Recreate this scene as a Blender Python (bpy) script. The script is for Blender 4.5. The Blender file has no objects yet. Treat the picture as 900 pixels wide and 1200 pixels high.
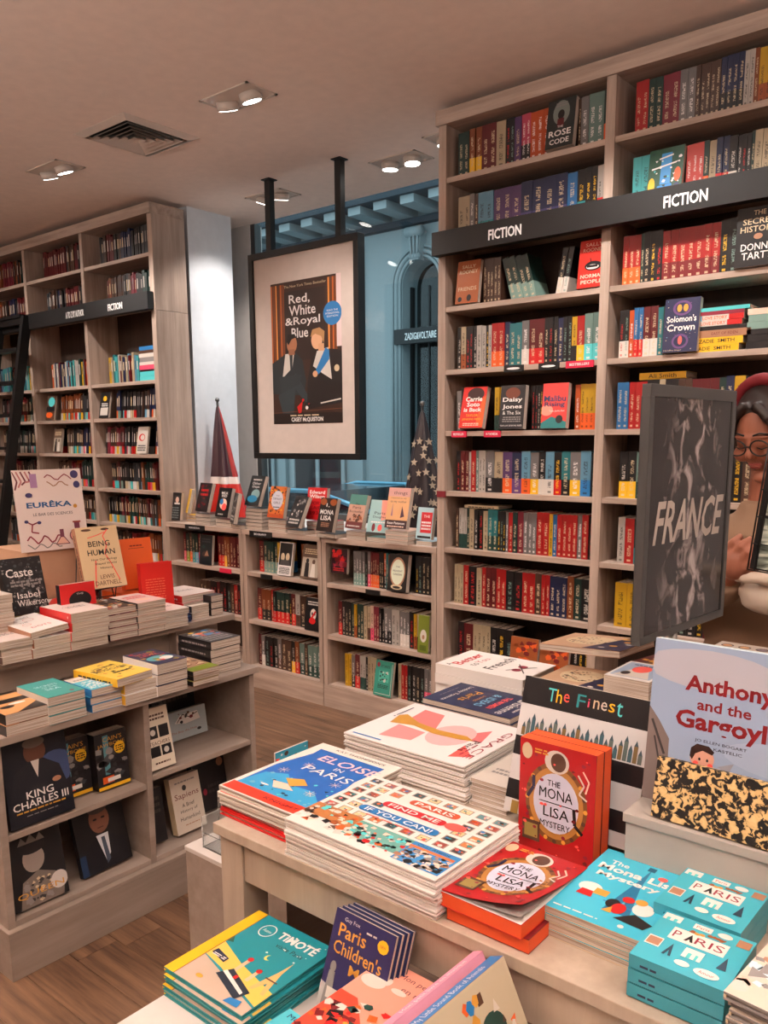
import bpy, bmesh, math, random
from mathutils import Vector, Matrix, Euler

C = bpy.context.scene.collection
S = bpy.context.scene

# ------------------------------------------------------------------ camera
EYE = 1.555                      # camera height above the shop floor
FPX, CPX, CPY = 970.7, 450.0, 678.1
YAW, PITCH, ROLL = .6909, .1672, -.0061
_fw = Vector((-math.sin(YAW)*math.cos(PITCH), math.cos(YAW)*math.cos(PITCH), -math.sin(PITCH)))
_rt = Vector((math.cos(YAW), math.sin(YAW), 0)); _up = _rt.cross(_fw)
_r2 = math.cos(ROLL)*_rt + math.sin(ROLL)*_up; _u2 = -math.sin(ROLL)*_rt + math.cos(ROLL)*_up
cd = bpy.data.cameras.new('camera'); cam = bpy.data.objects.new('camera', cd); C.objects.link(cam)
cd.sensor_fit = 'AUTO'; cd.sensor_width = 36; cd.lens = 36*FPX/1200
cd.shift_y = (CPY-600)/1200; cd.clip_start = .05; cd.clip_end = 200
cam.matrix_world = Matrix(((_r2.x, _u2.x, -_fw.x, 0), (_r2.y, _u2.y, -_fw.y, 0), (_r2.z, _u2.z, -_fw.z, EYE), (0, 0, 0, 1)))
S.camera = cam

def _ray(x, y): return _r2*((x-CPX)/FPX) - _u2*((y-CPY)/FPX) + _fw
def onZ(x, y, z):                # the point of the horizontal plane z that the photo shows at pixel x, y
    d = _ray(x, y); k = (z-EYE)/d.z; return Vector((d.x*k, d.y*k, z))
def onY(x, y, Y):
    d = _ray(x, y); k = Y/d.y; return Vector((d.x*k, Y, EYE+d.z*k))
def onX(x, y, X):
    d = _ray(x, y); k = X/d.x; return Vector((X, d.y*k, EYE+d.z*k))

# ------------------------------------------------------------------ light, exposure
S.view_settings.view_transform = 'Standard'; S.view_settings.look = 'None'
S.view_settings.gamma = 1; S.view_settings.use_curve_mapping = False
S.view_settings.exposure = -.2
w = bpy.data.worlds.new('world'); S.world = w; w.use_nodes = True
w.node_tree.nodes['Background'].inputs[0].default_value = (.56, .74, .82, 1)
w.node_tree.nodes['Background'].inputs[1].default_value = 2.3
SPOT_W, GLOW = 62, 14
LIGHTC = (1, .915, .85)
def spot(name, loc, target, power, size=95, blend=.6, rad=.05, col=LIGHTC):
    l = bpy.data.lights.new(name, 'SPOT'); l.energy = power; l.spot_size = math.radians(size); l.spot_blend = blend
    l.shadow_soft_size = rad; l.color = col
    o = bpy.data.objects.new(name, l); C.objects.link(o); o.location = loc
    o.rotation_euler = (Vector(target)-Vector(loc)).to_track_quat('-Z', 'Y').to_euler(); return o

# ------------------------------------------------------------------ helpers
def lin(c):
    return tuple(((v/255)/12.92 if v/255 <= .04045 else ((v/255+.055)/1.055)**2.4) for v in c)
PAL = dict(k=(26,23,25), K=(52,48,50), g=(28,62,56), G=(122,152,142), t=(42,132,138), T=(84,196,198), b=(36,44,84), B=(44,118,178),
           s=(112,168,196), r=(196,28,28), R=(110,22,28), o=(222,92,34), O=(150,76,36), y=(232,180,36), w=(208,198,188), c=(206,184,150),
           n=(88,58,44), p=(98,64,116), P=(214,78,108), m=(140,36,56), e=(136,130,128), v=(64,58,104), l=(120,134,42), C=(244,92,84),
           W=(232,225,220), d=(66,70,74), a=(168,120,92), S=(206,226,236), N=(24,32,66), i=(240,200,180), h=(210,150,60))
NAMES = dict(k='black', K='charcoal', g='dark green', G='sage green', t='teal', T='aqua', b='navy', B='blue', s='pale blue', r='red', R='dark red',
             o='orange', O='brown orange', y='yellow', w='off white', c='cream', n='brown', p='purple', P='pink', m='crimson', e='grey',
             v='violet', l='olive green', C='coral', W='white', d='dark grey', a='tan', S='ice blue', N='midnight blue', i='pale peach', h='gold')
def col(c): return lin(PAL[c]) if isinstance(c, str) else lin(c)

def newmat(name):
    m = bpy.data.materials.new(name); m.use_nodes = True; return m, m.node_tree, m.node_tree.nodes['Principled BSDF']
def N(nt, t, **kw):
    n = nt.nodes.new(t)
    for k, v in kw.items():
        if k in n.inputs: n.inputs[k].default_value = v
        else: setattr(n, k, v)
    return n
def plain(name, c, rough=.5, metal=0, emit=None, es=0, spec=.5):
    m, nt, b = newmat(name); cc = col(c)
    no = N(nt, 'ShaderNodeTexNoise', Scale=18.0, Detail=3.0); tc = N(nt, 'ShaderNodeTexCoord'); nt.links.new(tc.outputs['Object'], no.inputs['Vector'])
    mx = N(nt, 'ShaderNodeMix', data_type='RGBA'); mx.inputs[6].default_value = (*[v*.9 for v in cc], 1); mx.inputs[7].default_value = (*[min(1, v*1.06) for v in cc], 1)
    nt.links.new(no.outputs[0], mx.inputs[0]); nt.links.new(mx.outputs[2], b.inputs['Base Color'])
    b.inputs['Roughness'].default_value = rough; b.inputs['Metallic'].default_value = metal; b.inputs['Specular IOR Level'].default_value = spec
    if emit: b.inputs['Emission Color'].default_value = (*emit, 1); b.inputs['Emission Strength'].default_value = es
    return m
def wood(name, c1, c2, sc, rough=.5, bump=.15):
    m, nt, b = newmat(name); tc = N(nt, 'ShaderNodeTexCoord'); mp = N(nt, 'ShaderNodeMapping'); mp.inputs['Scale'].default_value = sc
    oi = N(nt, 'ShaderNodeObjectInfo'); ad = N(nt, 'ShaderNodeVectorMath', operation='ADD')
    nt.links.new(tc.outputs['Object'], ad.inputs[0]); nt.links.new(oi.outputs['Random'], ad.inputs[1]); nt.links.new(ad.outputs[0], mp.inputs['Vector'])
    n1 = N(nt, 'ShaderNodeTexNoise', Scale=1.0, Detail=6.0, Roughness=.65); nt.links.new(mp.outputs[0], n1.inputs['Vector'])
    n2 = N(nt, 'ShaderNodeTexNoise', Scale=3.1, Detail=2.0); nt.links.new(ad.outputs[0], n2.inputs['Vector'])
    cr = N(nt, 'ShaderNodeValToRGB'); cr.color_ramp.elements[0].position = .32; cr.color_ramp.elements[1].position = .68
    cr.color_ramp.elements[0].color = (*col(c1), 1); cr.color_ramp.elements[1].color = (*col(c2), 1)
    nt.links.new(n1.outputs[0], cr.inputs[0])
    mx = N(nt, 'ShaderNodeMix', data_type='RGBA', blend_type='MULTIPLY'); mx.inputs[0].default_value = .35
    nt.links.new(cr.outputs[0], mx.inputs[6]); nt.links.new(n2.outputs[0], mx.inputs[7]); nt.links.new(mx.outputs[2], b.inputs['Base Color'])
    bp = N(nt, 'ShaderNodeBump', Strength=bump, Distance=.002); nt.links.new(n1.outputs[0], bp.inputs['Height']); nt.links.new(bp.outputs[0], b.inputs['Normal'])
    b.inputs['Roughness'].default_value = rough; return m

M = {}
M['oak_v'] = wood('pale_oak_upright', (164,141,126), (206,182,166), (26, 26, 1.6))
M['oak_h'] = wood('pale_oak_shelf', (170,146,130), (212,188,172), (1.6, 26, 26))
M['oak_hy'] = wood('pale_oak_along', (170,146,130), (210,186,170), (26, 1.6, 26))
M['back'] = wood('oak_back_shaded', (52,38,31), (74,56,46), (20, 20, 1.6))  # oak backs darkened in colour so the shelf interiors look shaded
M['grey'] = wood('grey_laminate', (152,134,122), (178,160,148), (14, 1.2, 14), .45, .05)
M['table'] = wood('table_laminate', (176,158,140), (202,184,166), (14, 14, 1.4), .4, .05)
M['black'] = plain('black_metal', (18,17,18), .45)
M['frame'] = plain('black_frame', (14,13,14), .4)
M['white'] = plain('white_paint', (206,198,192), .6)
M['wall'] = plain('wall_paint', (214,218,224), .8)
M['ceil'] = plain('ceiling_paint', (238,218,205), .9)
M['trimw'] = plain('light_trim', (214,200,188), .45)
M['lampw'] = plain('lamp_body', (206,190,178), .4)
M['riser'] = plain('riser_white_shaded', (168, 160, 152), .6)  # white riser greyed, its shadow put into the colour
M['letter'] = plain('letter_white', (244,242,240), .5)
M['mat'] = plain('mount_board', (206,190,180), .8)
M['steel'] = plain('brushed_steel', (150,146,142), .35, .85)
M['pewter'] = plain('grey_frame_metal', (92,92,92), .4, .55)
M['card'] = plain('cardboard', (190,150,122), .8)
M['strip'] = plain('pink_strip', (214,34,70), .5)
M['glow'] = plain('lamp_glow', (255,240,225), .4, 0, (1, .93, .85), GLOW)
M['facade'] = plain('painted_stone', (158,168,170), .8)
M['facade_d'] = plain('painted_stone_dark', (44,58,68), .8)
M['asphalt'] = plain('asphalt', (70,74,80), .9)
M['paint'] = plain('car_paint', (20,28,36), .12, .3)
M['roof_glint'] = plain('roof_highlight_blue', (120,190,220), .2, .2)  # light catching the car roof, put into a pale blue colour
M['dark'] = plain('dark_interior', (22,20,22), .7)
M['skin'] = plain('skin', (150,92,70), .5)
M['lip'] = plain('lips', (150,70,62), .45)
M['hair'] = plain('hair', (34,22,20), .45)
M['redband'] = plain('headband_red', (120,20,32), .7)
M['coat'] = plain('coat_camel', (140,112,90), .9)
M['bag'] = plain('padded_bag', (206,190,174), .7)
M['jumper'] = plain('jumper_dark', (60,46,44), .9)
M['warm'] = plain('shop_lamp', (255,235,215), .5, 0, (1, .9, .78), 5)

m, nt, b = newmat('print'); at_ = N(nt, 'ShaderNodeAttribute', attribute_name='Col'); nt.links.new(at_.outputs['Color'], b.inputs['Base Color'])
b.inputs['Roughness'].default_value = .36; M['print'] = m
m, nt, b = newmat('page_edges'); tc = N(nt, 'ShaderNodeTexCoord'); mp = N(nt, 'ShaderNodeMapping'); mp.inputs['Scale'].default_value = (6, 6, 900)
no = N(nt, 'ShaderNodeTexNoise', Scale=1.0, Detail=2.0); cr = N(nt, 'ShaderNodeValToRGB'); cr.color_ramp.elements[0].position = .3; cr.color_ramp.elements[1].position = .7
cr.color_ramp.elements[0].color = (*lin((138,120,106)), 1); cr.color_ramp.elements[1].color = (*lin((216,202,188)), 1)
nt.links.new(tc.outputs['Object'], mp.inputs[0]); nt.links.new(mp.outputs[0], no.inputs['Vector']); nt.links.new(no.outputs[0], cr.inputs[0]); nt.links.new(cr.outputs[0], b.inputs['Base Color'])
b.inputs['Roughness'].default_value = .8; M['pages'] = m

# spine covers: colour, second colour, split height and lettering colour are custom properties of each book
m, nt, b = newmat('spine_cover'); L = nt.links.new
a1 = N(nt, 'ShaderNodeAttribute', attribute_type='OBJECT', attribute_name='cover'); a2 = N(nt, 'ShaderNodeAttribute', attribute_type='OBJECT', attribute_name='cover_low')
a3 = N(nt, 'ShaderNodeAttribute', attribute_type='OBJECT', attribute_name='ink'); a4 = N(nt, 'ShaderNodeAttribute', attribute_type='OBJECT', attribute_name='split')
uv = N(nt, 'ShaderNodeTexCoord'); sp = N(nt, 'ShaderNodeSeparateXYZ'); L(uv.outputs['Generated'], sp.inputs[0]); oi = N(nt, 'ShaderNodeObjectInfo')
def mth(op, x, y=None, clamp=False):
    n = N(nt, 'ShaderNodeMath', operation=op); n.use_clamp = clamp
    for i, v in enumerate((x, y)):
        if v is None: continue
        if isinstance(v, (int, float)): n.inputs[i].default_value = v
        else: L(v, n.inputs[i])
    return n.outputs[0]
z = sp.outputs[2]; x = sp.outputs[0]; y = sp.outputs[1]; rnd = oi.outputs['Random']
low = mth('LESS_THAN', z, a4.outputs['Fac'])
mx1 = N(nt, 'ShaderNodeMix', data_type='RGBA'); L(low, mx1.inputs[0]); L(a1.outputs['Color'], mx1.inputs[6]); L(a2.outputs['Color'], mx1.inputs[7])
cv = N(nt, 'ShaderNodeCombineXYZ'); L(mth('MULTIPLY', x, 4.5), cv.inputs[0]); L(mth('MULTIPLY', z, 60), cv.inputs[2]); L(mth('MULTIPLY', rnd, 91), cv.inputs[1])
nz = N(nt, 'ShaderNodeTexNoise', Scale=1.0, Detail=1.0); L(cv.outputs[0], nz.inputs['Vector'])
t0 = mth('GREATER_THAN', nz.outputs[0], .49)
bandx = mth('MULTIPLY', mth('GREATER_THAN', x, .3), mth('LESS_THAN', x, .7))
top = mth('ADD', mth('MULTIPLY', rnd, .2), .66)
gap = mth('ADD', mth('MULTIPLY', rnd, .25), .3)
inz = mth('MULTIPLY', mth('GREATER_THAN', z, .16), mth('LESS_THAN', z, top))
gp = mth('GREATER_THAN', mth('ABSOLUTE', mth('SUBTRACT', z, gap)), .035)
front = mth('LESS_THAN', y, .02)
logo = mth('MULTIPLY', mth('MULTIPLY', mth('GREATER_THAN', z, .045), mth('LESS_THAN', z, .09)), bandx)
tx = mth('MULTIPLY', mth('MULTIPLY', mth('MULTIPLY', t0, bandx), mth('MULTIPLY', inz, gp)), front)
tx = mth('MAXIMUM', tx, mth('MULTIPLY', logo, front)); tx = mth('MULTIPLY', tx, .85)
mx2 = N(nt, 'ShaderNodeMix', data_type='RGBA'); L(mth('MULTIPLY', tx, .8), mx2.inputs[0]); L(mx1.outputs[2], mx2.inputs[6]); L(a3.outputs['Color'], mx2.inputs[7])
L(mx2.outputs[2], b.inputs['Base Color']); b.inputs['Roughness'].default_value = .38; M['spine'] = m

# floor wood
M['floor'] = wood('floor_wood', (78,54,40), (148,112,86), (2.2, 34, 8), .42, .25)
# window glass
m, nt, b = newmat('window_glass'); nt.nodes.remove(b); tr = N(nt, 'ShaderNodeBsdfTransparent'); tr.inputs[0].default_value = (.93, .97, .98, 1)
gl = N(nt, 'ShaderNodeBsdfGlossy', Roughness=.01); fr = N(nt, 'ShaderNodeLayerWeight', Blend=.08); ms = N(nt, 'ShaderNodeMixShader')
L = nt.links.new; L(fr.outputs['Facing'], ms.inputs[0]); L(tr.outputs[0], ms.inputs[1]); L(gl.outputs[0], ms.inputs[2]); L(ms.outputs[0], nt.nodes['Material Output'].inputs[0]); M['glass'] = m
# toile pattern paper / water-like black and white photo
def noisy(name, cols, scale, rough=.4, dist=1.5, stretch=(1, 1, 1), det=5.0):
    m, nt, b = newmat(name); tc = N(nt, 'ShaderNodeTexCoord'); mp = N(nt, 'ShaderNodeMapping'); mp.inputs['Scale'].default_value = stretch
    no = N(nt, 'ShaderNodeTexNoise', Scale=scale, Detail=det, Distortion=dist); cr = N(nt, 'ShaderNodeValToRGB')
    cr.color_ramp.interpolation = 'LINEAR'; els = cr.color_ramp.elements
    els[0].position, els[0].color = cols[0][0], (*lin(cols[0][1]), 1); els[1].position, els[1].color = cols[-1][0], (*lin(cols[-1][1]), 1)
    for p, c in cols[1:-1]: e = els.new(p); e.color = (*lin(c), 1)
    nt.links.new(tc.outputs['Object'], mp.inputs[0]); nt.links.new(mp.outputs[0], no.inputs['Vector']); nt.links.new(no.outputs[0], cr.inputs[0]); nt.links.new(cr.outputs[0], b.inputs['Base Color'])
    b.inputs['Roughness'].default_value = rough; return m
M['toile'] = noisy('toile_paper', [(.40, (22,18,18)), (.49, (30,24,22)), (.53, (214,178,120)), (.7, (226,196,140))], 95, .5, .7)
M['river'] = noisy('postcard_photo', [(.3, (60,66,58)), (.45, (120,130,120)), (.55, (190,196,184)), (.7, (92,104,84))], 9, .5, 1.2, (1, 1, 5))
M['cliff'] = noisy('cliff_photo', [(.42, (26,22,23)), (.51, (52,45,45)), (.57, (132,122,122)), (.68, (190,180,180))], 24, .18, 1.1, (1, 1, .6), 12.0)
def _cliff():      # the pale falls stand in the middle of the photo, its flanks are dark
    nt = M['cliff'].node_tree; b = nt.nodes['Principled BSDF']; src = b.inputs['Base Color'].links[0].from_socket; tc = N(nt, 'ShaderNodeTexCoord'); sp_ = N(nt, 'ShaderNodeSeparateXYZ'); nt.links.new(tc.outputs['Object'], sp_.inputs[0])
    a = N(nt, 'ShaderNodeMath', operation='SUBTRACT'); a.inputs[1].default_value = .205; nt.links.new(sp_.outputs[0], a.inputs[0]); c_ = N(nt, 'ShaderNodeMath', operation='ABSOLUTE'); nt.links.new(a.outputs[0], c_.inputs[0])
    d = N(nt, 'ShaderNodeMapRange'); d.inputs[1].default_value = .03; d.inputs[2].default_value = .15; nt.links.new(c_.outputs[0], d.inputs[0]); mx = N(nt, 'ShaderNodeMix', data_type='RGBA'); mx.inputs[7].default_value = (*lin((30, 24, 26)), 1)
    nt.links.new(d.outputs[0], mx.inputs[0]); nt.links.new(src, mx.inputs[6]); nt.links.new(mx.outputs[2], b.inputs['Base Color'])
_cliff()

def tag(o, label=None, cat=None, group=None, kind=None):
    if label: o['label'] = label
    if cat: o['category'] = cat
    if group: o['group'] = group
    if kind: o['kind'] = kind
    return o
def place(o, loc, rot=(0, 0, 0)): o.location = loc; o.rotation_euler = rot; return o
def thing(name, label, cat, loc=(0, 0, 0), rot=(0, 0, 0), group=None):
    o = bpy.data.objects.new(name, None); C.objects.link(o); o.empty_display_size = .05; place(o, loc, rot); return tag(o, label, cat, group)
def link(name, me, parent=None):
    o = bpy.data.objects.new(name, me); C.objects.link(o); o.parent = parent; return o

class MB:
    """collects coloured polygons and builds ONE mesh object"""
    def __init__(s): s.v = []; s.f = []; s.c = []; s.m = []; s.sm = []
    def face(s, pts, c=(1, 1, 1), mi=0, smooth=False):
        i = len(s.v); s.v += [tuple(p) for p in pts]; s.f.append(tuple(range(i, i+len(pts)))); s.c.append(c); s.m.append(mi); s.sm.append(smooth)
    def mesh(s, verts, faces, c=(1, 1, 1), mi=0, smooth=False):
        i = len(s.v); s.v += [tuple(p) for p in verts]
        for f in faces: s.f.append(tuple(i+k for k in f)); s.c.append(c); s.m.append(mi); s.sm.append(smooth)
    def box(s, x0, x1, y0, y1, z0, z1, c=(1, 1, 1), mi=0, T=None):
        v = [(x, y, z) for x in (x0, x1) for y in (y0, y1) for z in (z0, z1)]
        if T: v = [tuple(T @ Vector(p)) for p in v]
        s.mesh(v, [(0, 1, 3, 2), (4, 6, 7, 5), (0, 4, 5, 1), (2, 3, 7, 6), (0, 2, 6, 4), (1, 5, 7, 3)], c, mi); return s
    def prism(s, poly, axis, a, b, c=(1, 1, 1), mi=0):
        """poly in the two other axes (x,y)/(x,z)/(y,z), extruded from a to b"""
        def P(u, v, t): return {'x': (t, u, v), 'y': (u, t, v), 'z': (u, v, t)}[axis]
        n = len(poly); v = [P(u, w_, a) for u, w_ in poly] + [P(u, w_, b) for u, w_ in poly]
        ar = sum(poly[i][0]*poly[(i+1) % n][1]-poly[(i+1) % n][0]*poly[i][1] for i in range(n)); fl = (ar > 0) != (axis == 'y')
        fs = [tuple(range(n))[::-1], tuple(range(n, 2*n))] + [(i, (i+1) % n, n+(i+1) % n, n+i) for i in range(n)]
        if not fl: fs = [f[::-1] for f in fs]
        s.mesh(v, fs, c, mi); return s
    def tube(s, pts, r, n=8, c=(1, 1, 1), mi=0, smooth=True, caps=True):
        rs = r if isinstance(r, (list, tuple)) else [r]*len(pts); pts = [Vector(p) for p in pts]; V = []; F = []
        u = None
        for i, p in enumerate(pts):
            d = (pts[min(i+1, len(pts)-1)]-pts[max(i-1, 0)]).normalized()
            if u is None: u = d.orthogonal().normalized()
            else: u = (u - d*u.dot(d)).normalized()
            q = d.cross(u)
            V += [p + (u*math.cos(2*math.pi*k/n)+q*math.sin(2*math.pi*k/n))*rs[i] for k in range(n)]
        for i in range(len(pts)-1):
            for k in range(n): F.append((i*n+k, i*n+(k+1) % n, (i+1)*n+(k+1) % n, (i+1)*n+k))
        if caps: F += [tuple(range(n))[::-1], tuple((len(pts)-1)*n+k for k in range(n))]
        s.mesh(V, F, c, mi, smooth); return s
    def ball(s, cen, r, seg=16, rings=10, c=(1, 1, 1), mi=0, fn=None):
        cen = Vector(cen); r = Vector(r) if isinstance(r, (tuple, list, Vector)) else Vector((r, r, r)); V = []; F = []
        for i in range(rings+1):
            th = math.pi*i/rings
            for k in range(seg):
                ph = 2*math.pi*k/seg; p = Vector((math.sin(th)*math.cos(ph), math.sin(th)*math.sin(ph), math.cos(th)))
                if fn: p = fn(p)
                V.append(cen+Vector((p.x*r.x, p.y*r.y, p.z*r.z)))
        for i in range(rings):
            for k in range(seg): F.append((i*seg+k, (i+1)*seg+k, (i+1)*seg+(k+1) % seg, i*seg+(k+1) % seg))
        s.mesh(V, F, c, mi, True); return s
    def data(s, name, mats, weld=False):
        me = bpy.data.meshes.new(name); me.from_pydata(s.v, [], s.f)
        for m_ in (mats if isinstance(mats, (list, tuple)) else [mats]): me.materials.append(m_)
        me.polygons.foreach_set('material_index', s.m); me.polygons.foreach_set('use_smooth', s.sm)
        ca = me.color_attributes.new('Col', 'FLOAT_COLOR', 'CORNER'); buf = []
        for f, c in zip(s.f, s.c): buf += [c[0], c[1], c[2], 1.0]*len(f)
        ca.data.foreach_set('color', buf)
        if weld:
            bm = bmesh.new(); bm.from_mesh(me); bmesh.ops.remove_doubles(bm, verts=bm.verts, dist=1e-5); bm.to_mesh(me); bm.free()
        me.update(); return me
    def build(s, name, mats, parent=None, bevel=0, **kw):
        o = link(name, s.data(name, mats, bevel > 0), parent)
        if bevel:
            md = o.modifiers.new('bevel', 'BEVEL'); md.width = bevel; md.segments = 2; md.limit_method = 'ANGLE'
        return tag(o, **kw) if kw else o
def bx(name, x0, x1, y0, y1, z0, z1, mat, parent=None, bevel=.0012, **kw):
    return MB().box(x0, x1, y0, y1, z0, z1).build(name, mat, parent, bevel, **kw)

# ---- lettering
_txt = {}
def tmesh(s, bold=.0):
    k = (s, bold)
    if k in _txt: return _txt[k]
    cu = bpy.data.curves.new('lettering', 'FONT'); cu.body = s; cu.resolution_u = 2; cu.offset = bold; cu.fill_mode = 'FRONT'
    ob = bpy.data.objects.new('lettering', cu); me = bpy.data.meshes.new_from_object(ob)
    vs = [(v.co.x, v.co.y) for v in me.vertices]; fs = [tuple(p.vertices) for p in me.polygons]
    bpy.data.objects.remove(ob); bpy.data.meshes.remove(me); bpy.data.curves.remove(cu)
    xs = [v[0] for v in vs] or [0, 1]; ys = [v[1] for v in vs] or [0, 1]
    cx, cy = (min(xs)+max(xs))/2, (min(ys)+max(ys))/2; sx, sy = max(max(xs)-min(xs), .001), max(max(ys)-min(ys), .001)
    _txt[k] = ([((a-cx)/sx, (b_-cy)/sy) for a, b_ in vs], fs, sx/sy); return _txt[k]

class Print:
    """flat print on a cover: coordinates 0..1 across (x) and up (y)"""
    def __init__(s, w, h, bg=None): s.w, s.h, s.L, s.items = w, h, 0, []; (bg is not None) and s.rect(0, 0, 1, 1, bg)
    def _a(s, pts, c, L=None): s.items.append(([(min(max(x, 0), 1)*s.w, min(max(y, 0), 1)*s.h) for x, y in pts], col(c), s.L if L is None else L))
    def poly(s, pts, c): s._a(pts, c); s.L += 1; return s
    def rect(s, x0, y0, x1, y1, c): return s.poly([(x0, y0), (x1, y0), (x1, y1), (x0, y1)], c)
    def ell(s, cx, cy, rx, ry, c, n=20): return s.poly([(cx+rx*math.cos(2*math.pi*k/n), cy+ry*math.sin(2*math.pi*k/n)) for k in range(n)], c)
    def line(s, pts, wd, c, keep=False):
        for (x0, y0), (x1, y1) in zip(pts, pts[1:]):
            dx, dy = (x1-x0)*s.w, (y1-y0)*s.h; l = math.hypot(dx, dy) or 1; ox, oy = -dy/l*wd/2/s.w, dx/l*wd/2/s.h
            s._a([(x0+ox, y0+oy), (x0-ox, y0-oy), (x1-ox, y1-oy), (x1+ox, y1+oy)], c)
        if not keep: s.L += 1
        return s
    def txt(s, t, cx, cy, wd, ht, c, rot=0, bold=.0, slant=0):
        vs, fs, ar = tmesh(t, bold); W, H = wd*s.w, ht*s.h
        if rot in (90, -90): W, H = wd*s.h, ht*s.w
        a = math.radians(rot); P = []
        for x, y in vs:
            x, y = x*W + slant*y*H, y*H; P.append(((x*math.cos(a)-y*math.sin(a))/s.w+cx, (x*math.sin(a)+y*math.cos(a))/s.h+cy))
        for f in fs: s._a([P[i] for i in f], c)
        s.L += 1; return s
    def scatter(s, n, x0, y0, x1, y1, cols, size, seed=1, kind='mix'):
        r = random.Random(seed); base = s.L
        for i in range(n):
            cx, cy = r.uniform(x0, x1), r.uniform(y0, y1); q = size*r.uniform(.5, 1.4); m_ = r.randint(3, 6) if kind == 'mix' else 8; a0 = r.uniform(0, 6)
            s._a([(cx+q*math.cos(a0+6.28*k/m_)/s.w, cy+q*r.uniform(.6, 1)*math.sin(a0+6.28*k/m_)/s.h) for k in range(m_)], r.choice(cols), base+(i % 3))
        s.L += 3; return s
    def rows(s, x0, y0, x1, y1, n, c, wd=.55, seed=3):
        """lines of text too small to read"""
        r = random.Random(seed); st = (y1-y0)/n
        for i in range(n):
            x = x0+r.uniform(0, .05)*(x1-x0); yy = y0+st*i
            while x < x1-.02:
                l = r.uniform(.04, .13); s._a([(x, yy), (min(x+l, x1), yy), (min(x+l, x1), yy+st*wd), (x, yy+st*wd)], c); x += l+.02
        s.L += 1; return s
    def data(s, name, z0=.0, fn=None):
        me = MB(); eps = min(.00009, .0011/max(1, max(i[2] for i in s.items)))
        for pts, c, L in s.items:
            P = [(x, y, z0+.0002+L*eps) for x, y in pts]
            if fn: P = [fn(p) for p in P]
            me.face(P, c)
        return me.data(name, M['print'])

# ---- books
_bk = {}
def book_meshes(w, h, t, cc, cs, hard, page=None):
    key = (round(w, 3), round(h, 3), round(t, 4), cc, cs, hard)
    if key in _bk: return _bk[key]
    c = .0028 if hard else .0008; sp = c; ov = .004 if hard else .0006
    A, B_ = col(cc), col(cs); mb = MB()
    mb.box(0, w, 0, h, 0, c, A); mb.box(0, w, 0, h, t-c, t, A); mb.box(0, sp, 0, h, c, t-c, B_)
    cov = mb.data('cover', M['print'])
    pg = MB().box(sp, w-ov, ov, h-ov, c, t-c).data('pages', M['pages'])
    _bk[key] = (cov, pg); return _bk[key]
def book(label, loc, rot, w, h, t, cc='w', art=None, cs=None, hard=False, cat='book', group=None, name='paperback', curl=0, spine_art=None, backart=False):
    """lies flat: spine along x=0, bottom edge along y=0, front cover up. rot stands it up."""
    cs = cs or cc; r = thing(name, label, cat, loc, rot, group); cov, pg = book_meshes(w, h, t, cc, cs, hard)
    link('cover', cov, r); link('pages', pg, r)
    if art:
        key = (art, round(w, 3), round(h, 3), round(t, 4))
        if key not in _bk:
            p = Print(w, h); art(p); _bk[key] = p.data('cover_print', t)
        link('cover_print', _bk[key], r)
    if spine_art:
        p = Print(h, t); spine_art(p)      # x runs up the spine
        link('spine_print', p.data('spine_print', 0, lambda q: (-q[2], h-q[0], q[1])), r)
    return r
def clone(root, loc=None, rot=None, label=None, drop=()):
    c = root.copy(); C.objects.link(c)
    if loc is not None: c.location = loc
    if rot is not None: c.rotation_euler = rot
    if label: c['label'] = label
    for ch in root.children:
        if ch.name.split('.')[0] in drop: continue
        d = ch.copy(); C.objects.link(d); d.parent = c
        for g in ch.children: e = g.copy(); C.objects.link(e); e.parent = d
    return c
ORD = ['topmost', 'second', 'third', 'fourth', 'fifth', 'sixth', 'seventh', 'eighth', 'ninth', 'tenth']
rng = random.Random(7)
def stack(desc, where, n, P, zb, rz, w, h, t, cc, art=None, cs=None, hard=False, jit=.004, name='paperback', group=None, spine_art=None):
    """n books lying on each other, bottom one at height zb; the topmost last; returns height of the top"""
    top = None
    for i in range(n):
        k = n-1-i; lab = f"{desc}, {ORD[k]} down, {where}" if k else f"{desc} on top, {where}"
        if n == 1: lab = f"{desc} {where}"
        j = (rng.uniform(-jit, jit), rng.uniform(-jit, jit), rng.uniform(-.012, .012)) if i < n else (0, 0, 0)
        loc = (P[0]+j[0], P[1]+j[1], zb+i*(t+.001)); rot = (0, 0, rz+j[2])
        if top is None: top = book(lab, loc, rot, w, h, t, cc, art, cs, hard, 'book', group or f"stack of copies {where}"[:60], name, spine_art=spine_art)
        else: top = clone(top, loc, rot, lab)
    return zb+n*(t+.001)

# spine-out books: unit mesh, scaled; U-shaped cover round a page block
mb = MB()
mb.prism([(0, 0), (0, 1), (.06, 1), (.06, .012), (.94, .012), (.94, 1), (1, 1), (1, 0)], 'z', 0, 1, mi=0)
mb.box(.06, .94, .012, .985, .004, .992, mi=1)
SPINE = mb.data('paperback', [M['spine'], M['pages']])
def lum(c): c = PAL[c]; return c[0]*.3+c[1]*.6+c[2]*.1
def spine_book(name, label, loc, t, h, d, c, c2=None, group=None, rz=0, tilt=0, split=None):
    o = link(name, SPINE); o.location = loc; o.scale = (t, d, h); o.rotation_euler = (0, tilt, rz)
    dk_ = lambda v: tuple(x_*.6 for x_ in v)  # darkens covers to deepen shelf shade; a second colour stays undimmed
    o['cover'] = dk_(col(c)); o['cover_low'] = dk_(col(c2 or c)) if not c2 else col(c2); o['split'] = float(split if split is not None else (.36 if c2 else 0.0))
    ink = 'c' if lum(c) < 110 else ('k' if lum(c) > 150 else 'W')
    if c == 'k': ink = rng.choice('wcyrG')
    o['ink'] = col(ink)
    return tag(o, label, 'book', group)

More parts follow.
